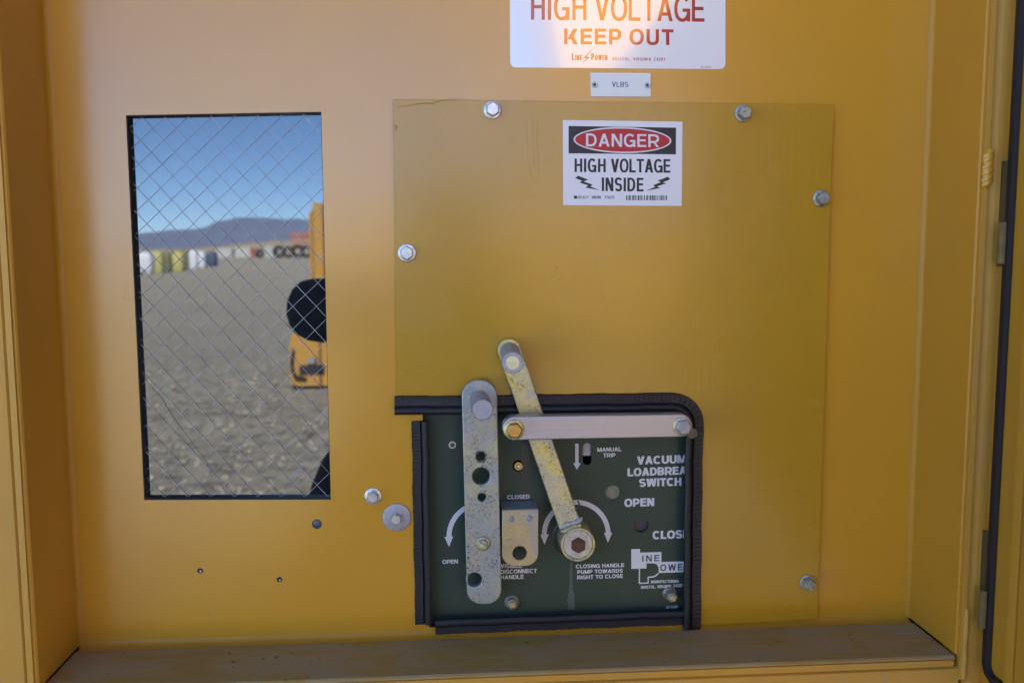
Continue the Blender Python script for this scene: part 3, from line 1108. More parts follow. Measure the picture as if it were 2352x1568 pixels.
# grease runs on the face plate
M['grease'] = simple('dried grease run', (.085, .11, .10), .6, var=.4, scale=220)
M['grease_dark'] = simple('dark oil run', (.012, .020, .022), .3, var=.3, scale=120)


def run(name, pts, mat):
    mb = MB()
    v = []
    for (x, y_, hw) in pts:
        v += [at(x - hw * (.8 + .4 * random.random()), y_, YF - .00006), at(x + hw * (.8 + .4 * random.random()), y_, YF - .00006)]
    mb.add(v, [(2 * i, 2 * i + 1, 2 * i + 3, 2 * i + 2) for i in range(len(pts) - 1)])
    mb.obj(name, M[mat], fp)


run('grease_run', [(1312, 1290 + i * 5.7, (2.5 + 3.2 * (i / 19) + (2.6 if i > 12 else 0))) for i in range(20)], 'grease')
run('oil_run', [(1208 - i * .2, 1020 + i * 6, 8 + 1.5 * math.sin(i)) for i in range(19)], 'grease_dark')


def nut(px, py, base_px, r, label, mat='zinc_nut', brass=False, rot=.2, h=.006):
    c = at(*base_px, YF)
    e = empty('flange_nut', c, label, 'nut', 'flange nuts on the green face plate')
    mb = MB()
    lathe(mb, c, [(rr(r), 0), (rr(r), .0015), (rr(r * .84), .003)], 36)
    mb.obj('flange', M[mat], e, 40)
    mb = MB()
    hexhead(mb, c + Vector((0, -.0026, 0)), rr(r * .8), h, rot)
    mb.obj('nut_body', M[mat], e, 25)
    mb = MB()
    lathe(mb, c + Vector((0, -.0026 - h, 0)), [(rr(r * .46), -.002), (rr(r * .46), .0022), (rr(r * .36), .0030)], 22)
    mb.obj('stud_end', M['zinc_gold'], e, 40)


nut(1177, 1384, (1176, 1381), 18, 'flange nut at the bottom of the green plate, below the latch bracket', rot=.3, h=.005)
nut(1542, 1368, (1538, 1362), 18, 'flange nut in the bottom right corner of the green plate, over the part number', rot=.1, h=.010)
# small screw and brass nut
c = at(1039, 1021, YF)
e = empty('machine_screw', c, 'small machine screw in the upper left of the green plate, beside the long lever', 'screw')
mb = MB()
lathe(mb, c, [(rr(9), 0), (rr(9), .0006), (rr(8), .0013), (rr(5.6), .0013), (rr(5.4), .0005)], 28)
mb.obj('screw_rim', M['zinc_plain'], e, 40)
mb = MB()
lathe(mb, c, [(rr(5.4), 0), (rr(5.4), .001), (rr(2), .0014)], 20)
mb.obj('screw_core', M['steel_dark'], e, 40)
c = at(1190.5, 1069, YF + .002)
e = empty('brass_nut', c, 'small brass nut sunk in a dark round hole between the two levers', 'nut')
mb = MB()
lathe(mb, c, [(rr(11.5), 0), (rr(11.5), .0015), (rr(9.5), .003), (rr(6), .003), (rr(5.6), .0012)], 28)
mb.obj('nut_ring', M['brass'], e, 40)
mb = MB()
lathe(mb, c + Vector((.0004, 0, -.0003)), [(rr(5.4), 0), (rr(5.4), .0022), (rr(3.4), .003)], 20)
mb.obj('stud_end', M['zinc_plain'], e, 40)
mb = MB()
lathe(mb, c + Vector((0, .002, 0)), [(rr(16), 0), (rr(16), .0015)], 24)
mb.obj('nut_seat', M['dark'], e)


# ------------------------------------------------------------------ rubber edge trims
def sweep(name, path, y0, sgn, fl, ft, br, rib, mat, label, slant=0.0, jag=0.0, bend=0):
    """edge trim along picture path: ribbed flange on side sgn, round bulb on the other"""
    P = [Vector((q[0], q[1])) for q in PX(path, y0)]
    L = [0]
    for i in range(1, len(P)): L.append(L[-1] + (P[i] - P[i - 1]).length)
    tot = L[-1]
    ns = int(tot / .0007)
    rings = []
    nb = 11
    for i in range(ns + 1):
        s = tot * i / ns
        k = max(j for j in range(len(L)) if L[j] <= s + 1e-9)
        k = min(k, len(P) - 2)
        t = (s - L[k]) / (L[k + 1] - L[k])
        p = P[k].lerp(P[k + 1], t)
        tg = (P[k + 1] - P[k])
        if k + 2 < len(P) and t > .5: tg = tg.normalized().lerp((P[k + 2] - P[k + 1]).normalized(), t - .5)
        elif k > 0 and t <= .5: tg = tg.normalized().lerp((P[k] - P[k - 1]).normalized(), .5 - t)
        tg.normalize()
        nrm = Vector((-tg.y, tg.x)) * sgn
        m = .5 + .5 * math.sin(2 * math.pi * s / rib)
        m2 = .5 + .5 * math.sin(2 * math.pi * s / rib + 1.4)
        j = jag * (math.sin(s * 700) + math.sin(s * 1630 + 1)) * .5
        wob = .0003 * math.sin(s * 95) + .00015 * math.sin(s * 260)
        prof = [(fl + j, 0), (fl + j, ft * .75), (fl * .93 + j, ft), (fl * .72, ft * (1 - .09 * m2)), (fl * .35, ft * (1 - .09 * m)), (fl * .14, ft), (fl * .04, ft * .5)]
        for q in range(nb):
            a = R(150) - R(290) * q / (nb - 1)
            prof.append((-br * .95 - br * math.cos(math.pi - a) * 1.0 + 0, br * .7 + br * math.sin(math.pi - a)))
        ring = []
        for (u, h) in prof:
            v = p + nrm * (u + wob)
            ring.append((v.x, y0 - h, v.y))
        rings.append(ring)
    mb = MB()
    mb.rings(rings)
    o = mb.obj(name, M[mat], None, 50)
    return tag(o, label, 'edge trim')


arcp = [(1545 + 45 * math.sin(R(a)), 971 - 45 * math.cos(R(a))) for a in range(0, 91, 10)]
sweep('edge_trim', [(907, 934), (1100, 932), (1300, 929)] + arcp + [(1588, 1040), (1586, 1200), (1584, 1442)], -.0045, 1, .0118, .0042, .0044, .0048, 'black',
      'black ribbed rubber trim along the top and round the right side of the switch opening')
sweep('edge_trim', [(968.5, 966), (971, 1150), (976.5, 1429)], -.0006, -1 if False else 1, .0105, .0036, .0042, .0040, 'black',
      'short black ribbed rubber trim upright along the left of the switch opening', jag=.0003) if False else None
sweep('edge_trim', [(976.5, 1430), (971, 1150), (968.5, 966)], -.0006, 1, .0105, .0036, .0042, .0040, 'black',
      'black ribbed rubber trim standing upright along the left of the switch opening', jag=.0003)
sweep('edge_trim', [(1568, 1413), (1290, 1424), (1000, 1435)], -.0006, 1, .0095, .0034, .0040, .0020, 'rubber_dusty',
      'dusty black rubber trim lying along the bottom of the switch opening', jag=.0004)

# ------------------------------------------------------------------ long disconnect lever
YV = -.020
dl = empty('disconnect_lever', at(1109, 1247, YV), 'long grey plated lever standing upright with round holes and a stub grip', 'lever')
plate('lever_bar', [rounded(PX([(1059.5, 873), (1141.5, 873), (1152.5, 1387), (1073, 1387)], YV), [.0175, .0175, .0155, .0155], 12),
                    circ(1105, 1048.5, 10.5, YV), circ(1105, 1093.5, 20.5, YV), circ(1107, 1142, 9.8, YV), circ(1090, 1331.5, 17.5, YV)],
      YV, .008, M['zinc_grey'], dl, .0012)
pb, pt = at(1102, 919, YV), at(1108.5, 941, YV - .068)
ax_ = pt - pb
mb = MB()
lathe(mb, pb, [(rr(22.5), -.002), (rr(22.5), ax_.length - .0012), (rr(21), ax_.length), (rr(.4), ax_.length)], 40, ax_)
mb.obj('grip_pin', M['zinc_pin'], dl, 35)
mb = MB()
c = at(1109, 1247, YV)
lathe(mb, c, [(rr(17.5), 0), (rr(17.5), .0012), (rr(15.5), .0026), (rr(13), .0028)], 36)
mb.obj('bolt_flange', M['zinc_yellow'], dl, 40)
mb = MB()
hexhead(mb, c + Vector((0, -.002, 0)), rr(13), .005, .4)
lathe(mb, c + Vector((.0, -.007, -.0006)), [(rr(6.5), -.001), (rr(6.5), .0018), (rr(5), .0022)], 20)
mb.obj('bolt_head', M['zinc_yellow'], dl, 25)
mb = MB()                                  # rusted burr round the small hole
for k in range(26):
    a = 2 * math.pi * k / 26
    r = rr(12.3 + random.uniform(-.8, 2.6))
    cc = at(1105, 1048.5, YV)
    q = cc + Vector((r * math.cos(a), -.0002, r * math.sin(a)))
    lathe(mb, q, [(rr(random.uniform(1.2, 2.6)), -.0004), (rr(1.2), .0006)], 6)
mb.obj('rust_burr', M['rust'], dl)
mb = MB()
for px, py, r in [(1075, 1254, 2.5), (1077, 1268, 2), (1076, 1280, 3), (1078, 1291, 1.6), (1074, 1304, 2.4), (1079, 1309, 1.5), (1075, 1318, 2.2), (1110, 1335, 2), (1113, 1322, 1.4)]:
    lathe(mb, at(px, py, YV), [(rr(r), -.0002), (rr(r * .7), .0004)], 7)
mb.obj('rust_spots', M['rust'], dl)
mb = MB()
lathe(mb, at(1109, 1247, YF), [(rr(14), 0), (rr(14), YF - YV - .004)], 20)
mb.obj('pivot_post', M['steel_dark'], dl)

# ------------------------------------------------------------------ closing handle
YH = -.019
ch = empty('closing_handle', at(1322, 1243, YF), 'yellow zinc crank handle leaning left from a round hub, stub grip at its top', 'handle')
A_, B_ = Vector((1170, 803)), Vector((1313, 1218))
u = (B_ - A_).normalized(); nn = Vector((-u.y, u.x))
hw = 26.5
lp = []
for k in range(15):
    t = math.pi * k / 14
    q = A_ - nn * hw * math.cos(t) - u * hw * math.sin(t) * .95
    lp.append(tuple(q))
lp += [tuple(B_ + nn * hw * .96), tuple(B_ - nn * hw * .96)]
plate('handle_bar', [PX(lp, YH)], YH, .0075, M['zinc_yellow'], ch, .0010)
pb, pt = at(1171, 808, YH), at(1177.4, 833, YH - .088)
ax_ = pt - pb
mb = MB()
lathe(mb, pb, [(rr(22), -.002), (rr(22.5), ax_.length - .0012), (rr(21.5), ax_.length), (rr(.4), ax_.length)], 40, ax_)
mb.obj('grip_pin', M['zinc_pin'], ch, 35)
mb = MB()
lathe(mb, pt, [(rr(14), -.0005), (rr(14), .00035), (rr(11), .0005), (rr(.4), .0005)], 30, ax_)
M['zinc_bright_yellow'] = zinc('bright yellow zinc', (.70, .68, .42), (.80, .76, .45), sp=.1, rough=.4)
mb.obj('grip_pin_cap', M['zinc_bright_yellow'], ch, 35)
hb, ht = at(1318.5, 1238, YF), at(1327.8, 1250.4, YF - .034)
ax_ = Vector((0, -1, 0))
hb = Vector((ht.x, YF, ht.z))
LH = ht.y - YF
LH = YF - ht.y
mb = MB()
lathe(mb, hb, [(rr(41), 0), (rr(41), LH - .0015), (rr(39.5), LH), (rr(35.5), LH), (rr(35), LH - .0012), (rr(34), LH - .003)], 52)
mb.obj('hub', M['zinc_yellow'], ch, 35)
mb = MB()
lathe(mb, hb + Vector((0, -LH + .0032, 0)), [(rr(34.5), 0), (rr(34.5), .0018), (rr(33), .0024), (rr(12), .0024)], 44)
M['washer_pale'] = zinc('pale pitted washer', (.60, .57, .50), (.66, .62, .52), sp=.35, rough=.5, metal=.5)
mb.obj('hub_washer', M['washer_pale'], ch, 35)
mb = MB()
hexhead(mb, hb + Vector((0, -LH + .0012, 0)), rr(17.5), .0065, .5)
mb.obj('hub_bolt', M['rust'], ch, 25)
cr = at(1316, 1232, YF)
mb = MB()
lathe(mb, cr, [(rr(50), 0), (rr(50), .0012), (rr(47.5), .0016), (rr(46.5), .0008), (rr(44), .0008), (rr(44), .003), (rr(42.5), .0034), (rr(41.5), .003)], 52)
mb.obj('hub_collar', M['steel_dark'], ch, 35)
mb = MB()                                  # cotter end and weld at the hub
mb.tube([at(1321, 1172, YH - .001), at(1328, 1166, YH - .003), at(1331, 1158, YH - .002), at(1327, 1150, YH + .003)], .0009, 8)
mb.obj('cotter_pin', M['steel_dark'], ch, 50)
mb = MB()
p0, p1 = at(1288, 1203, YH), at(1336, 1186, YH)
rg = []
for i in range(22):
    t = i / 21
    p = p0.lerp(p1, t)
    r = .0022 + .0010 * random.random()
    rg.append([(p.x + r * .5 * math.cos(a * math.pi / 5), p.y + r * .6 * math.sin(a * math.pi / 5), p.z - .004 + r * 1.5 * math.cos(a * math.pi / 5)) for a in range(10)])
mb.rings(rg)
mb.obj('weld_bead', M['zinc_grey'], ch, 50)

# ------------------------------------------------------------------ aluminium link bar
YB = -.047
lb = empty('link_bar', at(1374, 985, YB), 'pale aluminium bar with rounded ends lying level across the crank handle', 'bar')
plate('bar', [rounded(PX([(1155, 957), (1590, 951), (1590, 1003), (1155, 1011)], YB), .0118, 12)], YB, .016, M['alu'], lb, .0010)
for px, py, mt, r, nm in ((1181, 986, 'brass', 23, 1), (1567.5, 979, 'zinc_pin', 22, 2)):
    c = at(px, py, YB)
    mb = MB()
    lathe(mb, c, [(rr(r), 0), (rr(r), .0010), (rr(r * .9), .0018), (rr(r * .6), .0018)], 40)
    wsh = mb.obj('washer', M['zinc_yellow'], lb, 40)
    mb = MB()
    hexhead(mb, c + Vector((0, -.0016, 0)), rr(18), .006, .1 * nm)
    mb.obj('bolt_head', M[mt], lb, 25)
for px, py in ((1188, 979), (1563, 975)):
    mb = MB()
    c = at(px, py, YF)
    lathe(mb, c, [(rr(12), 0), (rr(12), YF - YB - .012)], 20)
    mb.obj('stand_off', M['steel_dark'], lb, 40)

# ------------------------------------------------------------------ latch bracket
bx6 = lambda a, b: ((1240 + a / 6.5333) * .91875, (1220 + b / 6.5333) * .91875)
YK = -.022
lbk = empty('latch_bracket', at(*bx6(390, 365), YK), 'gold plated bent bracket with one large hole below the word closed', 'bracket')
fr = rounded(PX([bx6(100, 362), bx6(692, 350), bx6(688, 1267), bx6(100, 1267)], YK), [0, 0, .0135, .0135], 10)
plate('bracket_face', [fr, circ(*bx6(387, 1060), 17.3, YK)], YK, .003, M['zinc_gold'], lbk, .0005)
a, b = at(*bx6(100, 362), YK), at(*bx6(692, 350), YK)
mb = MB()
zt = max(a.z, b.z)
mb.box((a.x + .0004, YK + .0015, min(a.z, b.z) - .003), (b.x - .0004, YF - .0002, zt + .0003))
mb.obj('bracket_ledge', M['zinc_pin'], lbk)
for px, py in ((253, 500), (545, 490)):
    c = at(*bx6(px, py), YK)
    mb = MB()
    lathe(mb, c, [(rr(7.3), 0), (rr(7.3), .0003), (rr(5.6), .0009), (rr(4.4), .0004), (rr(3), .0010)], 22)
    mb.obj('rivet', M['zinc_pin'], lbk, 40)

# ------------------------------------------------------------------ open door at the right with its seal
door = empty('cabinet_door', (XR + .07, -.3, ZS), 'yellow cabinet door swung open at the right edge with a black rubber seal', 'door')
ang = R(2.5)
P0 = at(2299, 784, -DEP - .012)            # where the seal starts
dd = Vector((math.sin(ang), -math.cos(ang), 0))


def dcol(px):
    """distance along the door at which picture column px (at mid height) meets the door plane"""
    r = ray(px, 784)
    nrm = Vector((dd.y, -dd.x, 0))
    t = (P0 - CAM).dot(nrm) / r.dot(nrm)
    return (CAM + r * t - P0).dot(dd)


s1, s2, s3 = dcol(2313), dcol(2350), dcol(2366)
inn = Vector((-math.cos(ang), -math.sin(ang), 0))   # towards the opening


def dpt(s, h, z):
    q = P0 + dd * s + inn * h
    return (q.x, q.y, z)


ZD0, ZD1 = at(2260, 1553, -DEP - .012).z, ZT + .05
mb = MB()
prof = [(-.012, -.030), (-.012, -.004), (0, -.002), (s1, -.002), (s2 * .97, -.002), (s2, .0015), (s2 + .004, .0015), (s3, -.0005), (s3 + .001, -.004), (s3 + .002, -.004), (s3 + .0028, -.001), (s3 + .02, -.001), (1.12, -.001), (1.12, -.030)]
mb.rings([[dpt(a, b, z) for a, b in prof] for z in (ZD0 - .02, ZD1)])
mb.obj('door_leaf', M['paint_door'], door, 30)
mb = MB()


def sec(s0, s_1, p, q):
    return [dpt(s0, -.001, p), dpt(s0 + .001, .0035, p), dpt(s_1 - .001, .0042, q), dpt(s_1, -.001, q)]


RC = .010                                  # rounded lower corner of the seal
rg = [sec(0, s1, ZD1, ZD1)]
for t in range(0, 91, 15):
    a = R(t)
    ro, ri = RC + s1, RC
    so, zo = (s1 + RC) - ro * math.cos(a), ZD0 + ro - ro * math.sin(a)
    si, zi = (s1 + RC) - ri * math.cos(a), ZD0 + ro - ri * math.sin(a)
    rg.append([dpt(so, -.001, zo), dpt(so + .001 * math.cos(a), .0035, zo + .001 * math.sin(a)), dpt(si - .001 * math.cos(a), .0042, zi - .001 * math.sin(a)), dpt(si, -.001, zi)])
rg.append([dpt(1.0, -.001, ZD0), dpt(1.0, .0035, ZD0 + .001), dpt(1.0, .0042, ZD0 + s1 - .001), dpt(1.0, -.001, ZD0 + s1)])
mb.rings(rg)
mb.obj('rubber_seal', M['black'], door, 40)
# hinges between jamb and door
for za, zb_, lbv in ((371, 612, 'upper'), (1215, 1432, 'lower')):
    e = empty('door_hinge', at(2303, (za + zb_) / 2, -DEP), lbv + ' dark hinge block in the gap between the jamb and the open door', 'hinge', 'hinges of the open door')
    z1, z0 = at(2305, za, -DEP).z, at(2295, zb_, -DEP).z
    mb = MB()
    mb.box((XR + .0235, -DEP - .0115, z0), (P0.x - .001, -DEP + .012, z1))
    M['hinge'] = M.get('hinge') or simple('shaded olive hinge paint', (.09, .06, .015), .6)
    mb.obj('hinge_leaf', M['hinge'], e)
    mb = MB()
    zm = z0 + (z1 - z0) * .42
    mb.tube([(P0.x - .0045, -DEP - .013, z0 + .003), (P0.x - .0045, -DEP - .013, zm)], .0042, 12)
    M['barrel'] = M.get('barrel') or simple('worn olive hinge barrel', (.17, .12, .045), .7, var=.5, scale=120, spec=.2)
    mb.obj('hinge_barrel', M['barrel'], e, 50)

# ================================================================== the yard behind the viewer (seen mirrored in the window)
def ground_mat():
    m, nt, b = new_mat('grey gravel')
    v = coords(nt)
    c = mix(nt, noise(nt, v, .35, 6, .6), (.33, .29, .225), (.51, .455, .365))
    c = mix(nt, ramp(nt, noise(nt, v, 9, 8, .75), [(.40, g(.85)), (.54, g(0))]), c, (.10, .092, .08))  # dark speckle also stands for shadows among the coarse stones
    c = mix(nt, ramp(nt, noise(nt, v, 24, 5, .7), [(.58, g(0)), (.7, g(.35))]), c, (.50, .46, .40))
    nt.links.new(c, b.inputs['Base Color'])
    b.inputs['Roughness'].default_value = .95
    b.inputs['Specular IOR Level'].default_value = .1
    bump(nt, b, noise(nt, v, 10, 9, .75), .9, .08)
    return m


M['ground'] = ground_mat()
vs, fs = [], []
xs = [-6000, -900, -200, -60, -25, -14] + [-9 + .35 * i for i in range(48)] + [9, 14, 25, 60, 200, 900, 6000]
ys = [-6000, -1500, -500, -200, -90, -45, -28, -18] + [-13 + .3 * i for i in range(45)] + [2, 6, 20, 80, 400, 1500]
rnd = random.Random(7)


def gh(x, y):
    if not (-9 < x < 8 and -13 < y < -2.2): return 0
    f = min(1, (-2.2 - y) / 1.5, (y + 13) / 3, (x + 9) / 2)
    h = .05 * math.sin(x * 1.3 + 2 * math.sin(y * .9)) * math.sin(y * 1.7 + x * .4) + .03 * math.sin(x * 3.1 + y * 2.3) * math.sin(y * 3.7 - x * 1.1)
    h += .10 * math.exp(-((y + 6.6 + .25 * math.sin(x * 2)) / .35) ** 2) * (.6 + .4 * math.sin(x * 2.7))
    return f * h + f * rnd.uniform(-.012, .012)


for y in ys:
    for x in xs:
        vs.append((x, y, gh(x, y)))
nx = len(xs)
for j in range(len(ys) - 1):
    for i in range(nx - 1):
        a = j * nx + i
        fs.append((a, a + 1, a + 1 + nx, a + nx))
tag(mesh_obj('ground', vs, fs, M['ground'], None, 180), 'grey gravel yard', None, None, 'structure')
# loose stones on the near ground
mb = MB()
ico = bmesh.new()
bmesh.ops.create_icosphere(ico, subdivisions=1, radius=1)
iv = [v.co.copy() for v in ico.verts]
ifc = [[v.index for v in f.verts] for f in ico.faces]
ico.free()
rnd = random.Random(21)
for i in range(3600):
    y = -4.2 - 6.5 * rnd.random() ** 1.3
    x = rnd.uniform(-.62, .15) * (-y + 1.2)
    s = .008 + .022 * rnd.random() ** 4
    sx, sy, sz = s * rnd.uniform(.7, 1.4), s * rnd.uniform(.7, 1.4), s * rnd.uniform(.4, .9)
    a = rnd.random() * 6.28
    ca, sa = math.cos(a), math.sin(a)
    z = gh(x, y) + sz * .3
    mb.add([(x + (p.x * sx * ca - p.y * sy * sa) * (1 + .2 * math.sin(9 * p.z + i)), y + (p.x * sx * sa + p.y * sy * ca), z + p.z * sz) for p in iv], ifc)
M['stone'] = simple('gravel stones', (.31, .275, .22), .95, var=.5, scale=9, spec=.1)
tag(mb.obj('gravel', M['stone']), 'loose grey gravel stones on the yard', 'gravel', None, 'stuff')
# hills and a pale bank
M['hill'] = simple('haze tinted hill', (.165, .19, .275), 1, var=.2, scale=.004, spec=0)  # air haze is put into this blue violet base colour
M['bank'] = simple('pale dirt bank', (.34, .28, .20), 1, var=.2, scale=.02, spec=0)


def ridge(name, dist, pts, depth, mat, label, zig=1.0, seed=3):
    rn = random.Random(seed)
    P = []
    for i in range(len(pts) - 1):
        (x0, y0), (x1, y1) = pts[i], pts[i + 1]
        k = max(2, int(abs(x1 - x0) / 12))
        for j in range(k):
            t = j / k
            P.append((x0 + (x1 - x0) * t, y0 + (y1 - y0) * (t * t * (3 - 2 * t)) + rn.uniform(-zig, zig)))
    P.append(pts[-1])
    rows = []
    for f, hh in ((0, 0), (.3, .35), (.55, .62), (.8, .9), (1, 1), (1.3, .7), (1.8, 0)):
        row = []
        for x, y in P:
            q = mir(x, y, dist)
            hgt = q.z
            sc_ = (dist + (f - 1) * depth) / dist
            row.append((q.x * sc_, (q.y) * sc_, hgt * (hh + (rn.uniform(-.06, .06) if 0 < hh < 1 else 0)) - (1 if hh == 0 else 0)))
        rows.append(row)
    mb = MB()
    mb.rings(rows, False, False)
    return tag(mb.obj(name, mat, None, 180), label, None, None, 'structure')


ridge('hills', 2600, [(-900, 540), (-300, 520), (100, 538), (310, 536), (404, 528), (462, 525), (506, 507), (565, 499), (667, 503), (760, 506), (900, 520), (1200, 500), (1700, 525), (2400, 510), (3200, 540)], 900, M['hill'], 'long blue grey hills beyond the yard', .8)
ridge('dirt_bank', 420, [(200, 573), (420, 572), (500, 566), (560, 558), (650, 552), (720, 548), (900, 556), (1300, 565)], 60, M['bank'], 'low pale dirt bank at the far end of the yard', .6, 8)
# bulk bags
BAGC = {'white': (.55, .57, .60), 'yellow': (.42, .375, .13), 'olive': (.14, .14, .06), 'navy': (.06, .08, .12)}
for k, v in BAGC.items():
    M['bag_' + k] = simple(k + ' woven bag', v, .7, var=.15, scale=4, spec=.3)


def bag(px0, px1, ytop, ybase, col, label):
    dist = (ZC) / ((ybase - 579.2) / F)
    a, b = mir(px0, ybase, dist), mir(px1, ybase, dist)
    wv = abs(b.x - a.x)
    h = mir(px0, ytop, dist).z
    e = empty('bulk_bag', ((a.x + b.x) / 2, a.y, 0), label, 'bulk bag', 'bulk bags in a row across the yard')
    mb = MB()
    rings = []
    for t, f in ((0, .86), (.08, .97), (.35, 1.03), (.7, 1.0), (.88, .9), (.97, .6), (1, .2)):
        ring = []
        for q in range(20):
            an = 2 * math.pi * q / 20
            cx, sx = math.cos(an), math.sin(an)
            ex = .6
            ring.append(((a.x + b.x) / 2 + wv / 2 * f * math.copysign(abs(cx) ** ex, cx), a.y - wv / 2 + wv / 2 * f * math.copysign(abs(sx) ** ex, sx), h * t))
        rings.append(ring)
    mb.rings(rings)
    mb.obj('bag_body', M['bag_' + col], e, 60)
    for sx in (-1, 1):
        for sy in (-1, 1):
            mb = MB()
            p = Vector(((a.x + b.x) / 2 + sx * wv * .36, a.y - wv / 2 + sy * wv * .36, h * .88))
            mb.tube([p, p + Vector((sx * .03, 0, h * .12)), p + Vector((sx * .1 + .05, 0, h * .13)), p + Vector((.12, 0, 0))], .03, 6)
            mb.obj('lifting_loop', M['bag_' + col], e, 60)


for i, (x0, x1, yt, yb, col) in enumerate([(262, 308, 574, 628, 'white'), (309, 347, 579, 626, 'white'), (346, 372, 577, 624, 'yellow'), (371, 392, 580, 622, 'olive'),
                                           (391, 420, 578, 620, 'yellow'), (419, 432, 575, 617, 'olive'), (431, 452, 574, 615, 'white'), (452, 470, 577, 612, 'white'), (469, 496, 578, 609, 'navy')]):
    bag(x0, x1, yt, yb, col, ['white bulk bag at the near end of the mirrored row, leftmost',
                              'second white bulk bag from the left of the mirrored row', 'yellow bulk bag beside the left white bags in the mirrored row',
                              'dark olive bulk bag between two yellow ones in the mirrored row', 'yellow bulk bag in the middle of the mirrored row',
                              'narrow dark olive bulk bag in front of the white pair', 'left of the pair of white bulk bags near the row end',
                              'right of the pair of white bulk bags near the row end', 'dark navy bulk bag at the far right end of the mirrored row'][i])
# containers, giant tyres and a building far across the yard
M['cont_white'] = simple('white container paint', (.46, .45, .43), .6, var=.15, scale=1)
M['cont_red'] = simple('orange red container paint', (.42, .13, .07), .6, var=.15, scale=1)
M['tyre'] = simple('old tyre rubber', (.02, .02, .022), .85, var=.3, scale=5)
M['brickred'] = simple('reddish building wall', (.34, .19, .13), .9, var=.15, scale=.5)


def container(px0, px1, ytop, ybase, mat, label):
    dist = ZC / ((ybase - 579.2) / F)
    a, b = mir(px0, ybase, dist), mir(px1, ytop, dist)
    x0, x1 = min(a.x, b.x), max(a.x, b.x)
    e = empty('shipping_container', ((x0 + x1) / 2, a.y, 0), label, 'container', 'containers far across the yard')
    mb = MB()
    n = 14
    fr_, bk = [], []
    for i in range(n * 4 + 1):
        x = x0 + (x1 - x0) * i / (n * 4)
        dp = .12 if i % 4 in (1, 2) else 0
        fr_.append((x, a.y - dp))
    loop = fr_ + [(x1, a.y - 3), (x0, a.y - 3)]
    mb.rings([[(p[0], p[1], z) for p in loop] for z in (.15, b.z)])
    mb.obj('container_body', M[mat], e)
    mb = MB()
    for xx in (x0 - .05, x1 - .1):
        mb.box((xx, a.y - .2, 0), (xx + .15, a.y + .06, b.z + .05))
    mb.obj('corner_posts', M[mat], e)


container(497, 532, 570, 590, 'cont_white', 'white container right behind the end of the bag row')
container(540, 574, 568, 590, 'cont_white', 'white container left of the orange red one')
container(576, 592, 571, 590, 'cont_red', 'orange red container between the white container and the giant tyres')
container(608, 634, 565, 590, 'cont_white', 'white container behind the row of giant tyres')


def tyre(px, pr, label):
    dist = ZC / ((590.5 - 579.2) / F)
    c = mir(px, 590.5 - pr, dist)
    r = pr * dist / F
    e = empty('giant_tyre', (c.x, c.y + 1.5, 0), label, 'tyre', 'giant tyres far across the yard')
    mb = MB()
    prof = [(r * .45, -.5), (r * .8, -.75), (r * .97, -.62), (r, -.4), (r, .4), (r * .97, .62), (r * .8, .75), (r * .45, .5)]
    lathe(mb, (c.x, c.y + 1.5, r), [(a, b_ * r * .45) for a, b_ in prof], 28, (0, 1, 0), cap=False)
    mb.obj('tread', M['tyre'], e, 40)


for i, (px, pr) in enumerate([(599, 10), (643, 14), (664, 13), (686, 15), (706, 14)]):
    tyre(px, pr, ['smallest giant tyre standing beside the orange red container', 'giant tyre standing right of the white container, first of the dark row',
                  'giant tyre standing second in the dark row', 'tallest giant tyre standing third in the dark row', 'giant tyre standing last, beside the yellow post'][i])
bd = empty('site_building', mir(690, 579, 380), 'low reddish site building with pitched roof on the bank', 'building')
q0, q1 = mir(668, 555, 380), mir(716, 537, 380)
mb = MB()
x0, x1 = min(q0.x, q1.x), max(q0.x, q1.x)
mb.box((x0, q0.y - 8, 0), (x1, q0.y, q1.z - 1.2))
mb.obj('wall', M['brickred'], bd)
mb = MB()
zt = q1.z - 1.2
mb.add([(x0 - .4, q0.y + .4, zt), (x1 + .4, q0.y + .4, zt), (x1 + .4, q0.y - 8.4, zt), (x0 - .4, q0.y - 8.4, zt), (x0 - .4, q0.y - 4, zt + 1.6), (x1 + .4, q0.y - 4, zt + 1.6)],
       [(0, 1, 5, 4), (2, 3, 4, 5), (0, 4, 3), (1, 2, 5), (0, 3, 2, 1)])
mb.obj('roof', M['cont_red'], bd)
# yellow machine with a raised hopper
M['mach'] = paint('worn machine paint', (.46, .225, .02), rough=.5, spec=.4, coat=0, wear=.5, dust=.3)
M['hopper'] = paint('bright hopper paint', (.70, .34, .02), rough=.4, spec=.5, coat=0, wear=.2)
MD = 9.75
mach = empty('mining_machine', mir(900, 927, MD), 'yellow mining machine with a post, bumper box and raised hopper standing behind the viewer', 'machine')
mz = lambda py: mir(700, py, MD).z
mx_ = lambda px: mir(px, 700, MD).x
my = mir(700, 700, MD).y
mb = MB()
plate_pts = [(mx_(663), mz(880)), (mx_(661), mz(800)), (mx_(668), mz(766)), (mx_(790), mz(766)), (mx_(790), mz(886)), (mx_(676), mz(886))]
mb.rings([[(a, y, b) for a, b in plate_pts] for y in (my, my - .5)])
mb.obj('bumper_box', M['mach'], mach)
mb = MB()
for a, b, c_, d_ in ((672, 690, 742, 702), (684, 838, 742, 858), (731, 770, 735, 884), (713, 822, 725, 834)):
    mb.box((mx_(a), my + .004, mz(d_)), (mx_(c_), my + .02, mz(b)))
mb.obj('bumper_openings', M['steel_dark'], mach)
mb = MB()
mb.box((mx_(704), my + .003, mz(842 - 8)), (mx_(721), my + .03, mz(822)))
M['lampgrey'] = simple('grey lamp glass', (.25, .27, .26), .3)
mb.obj('bumper_lamp', M['lampgrey'], mach)
mb = MB()
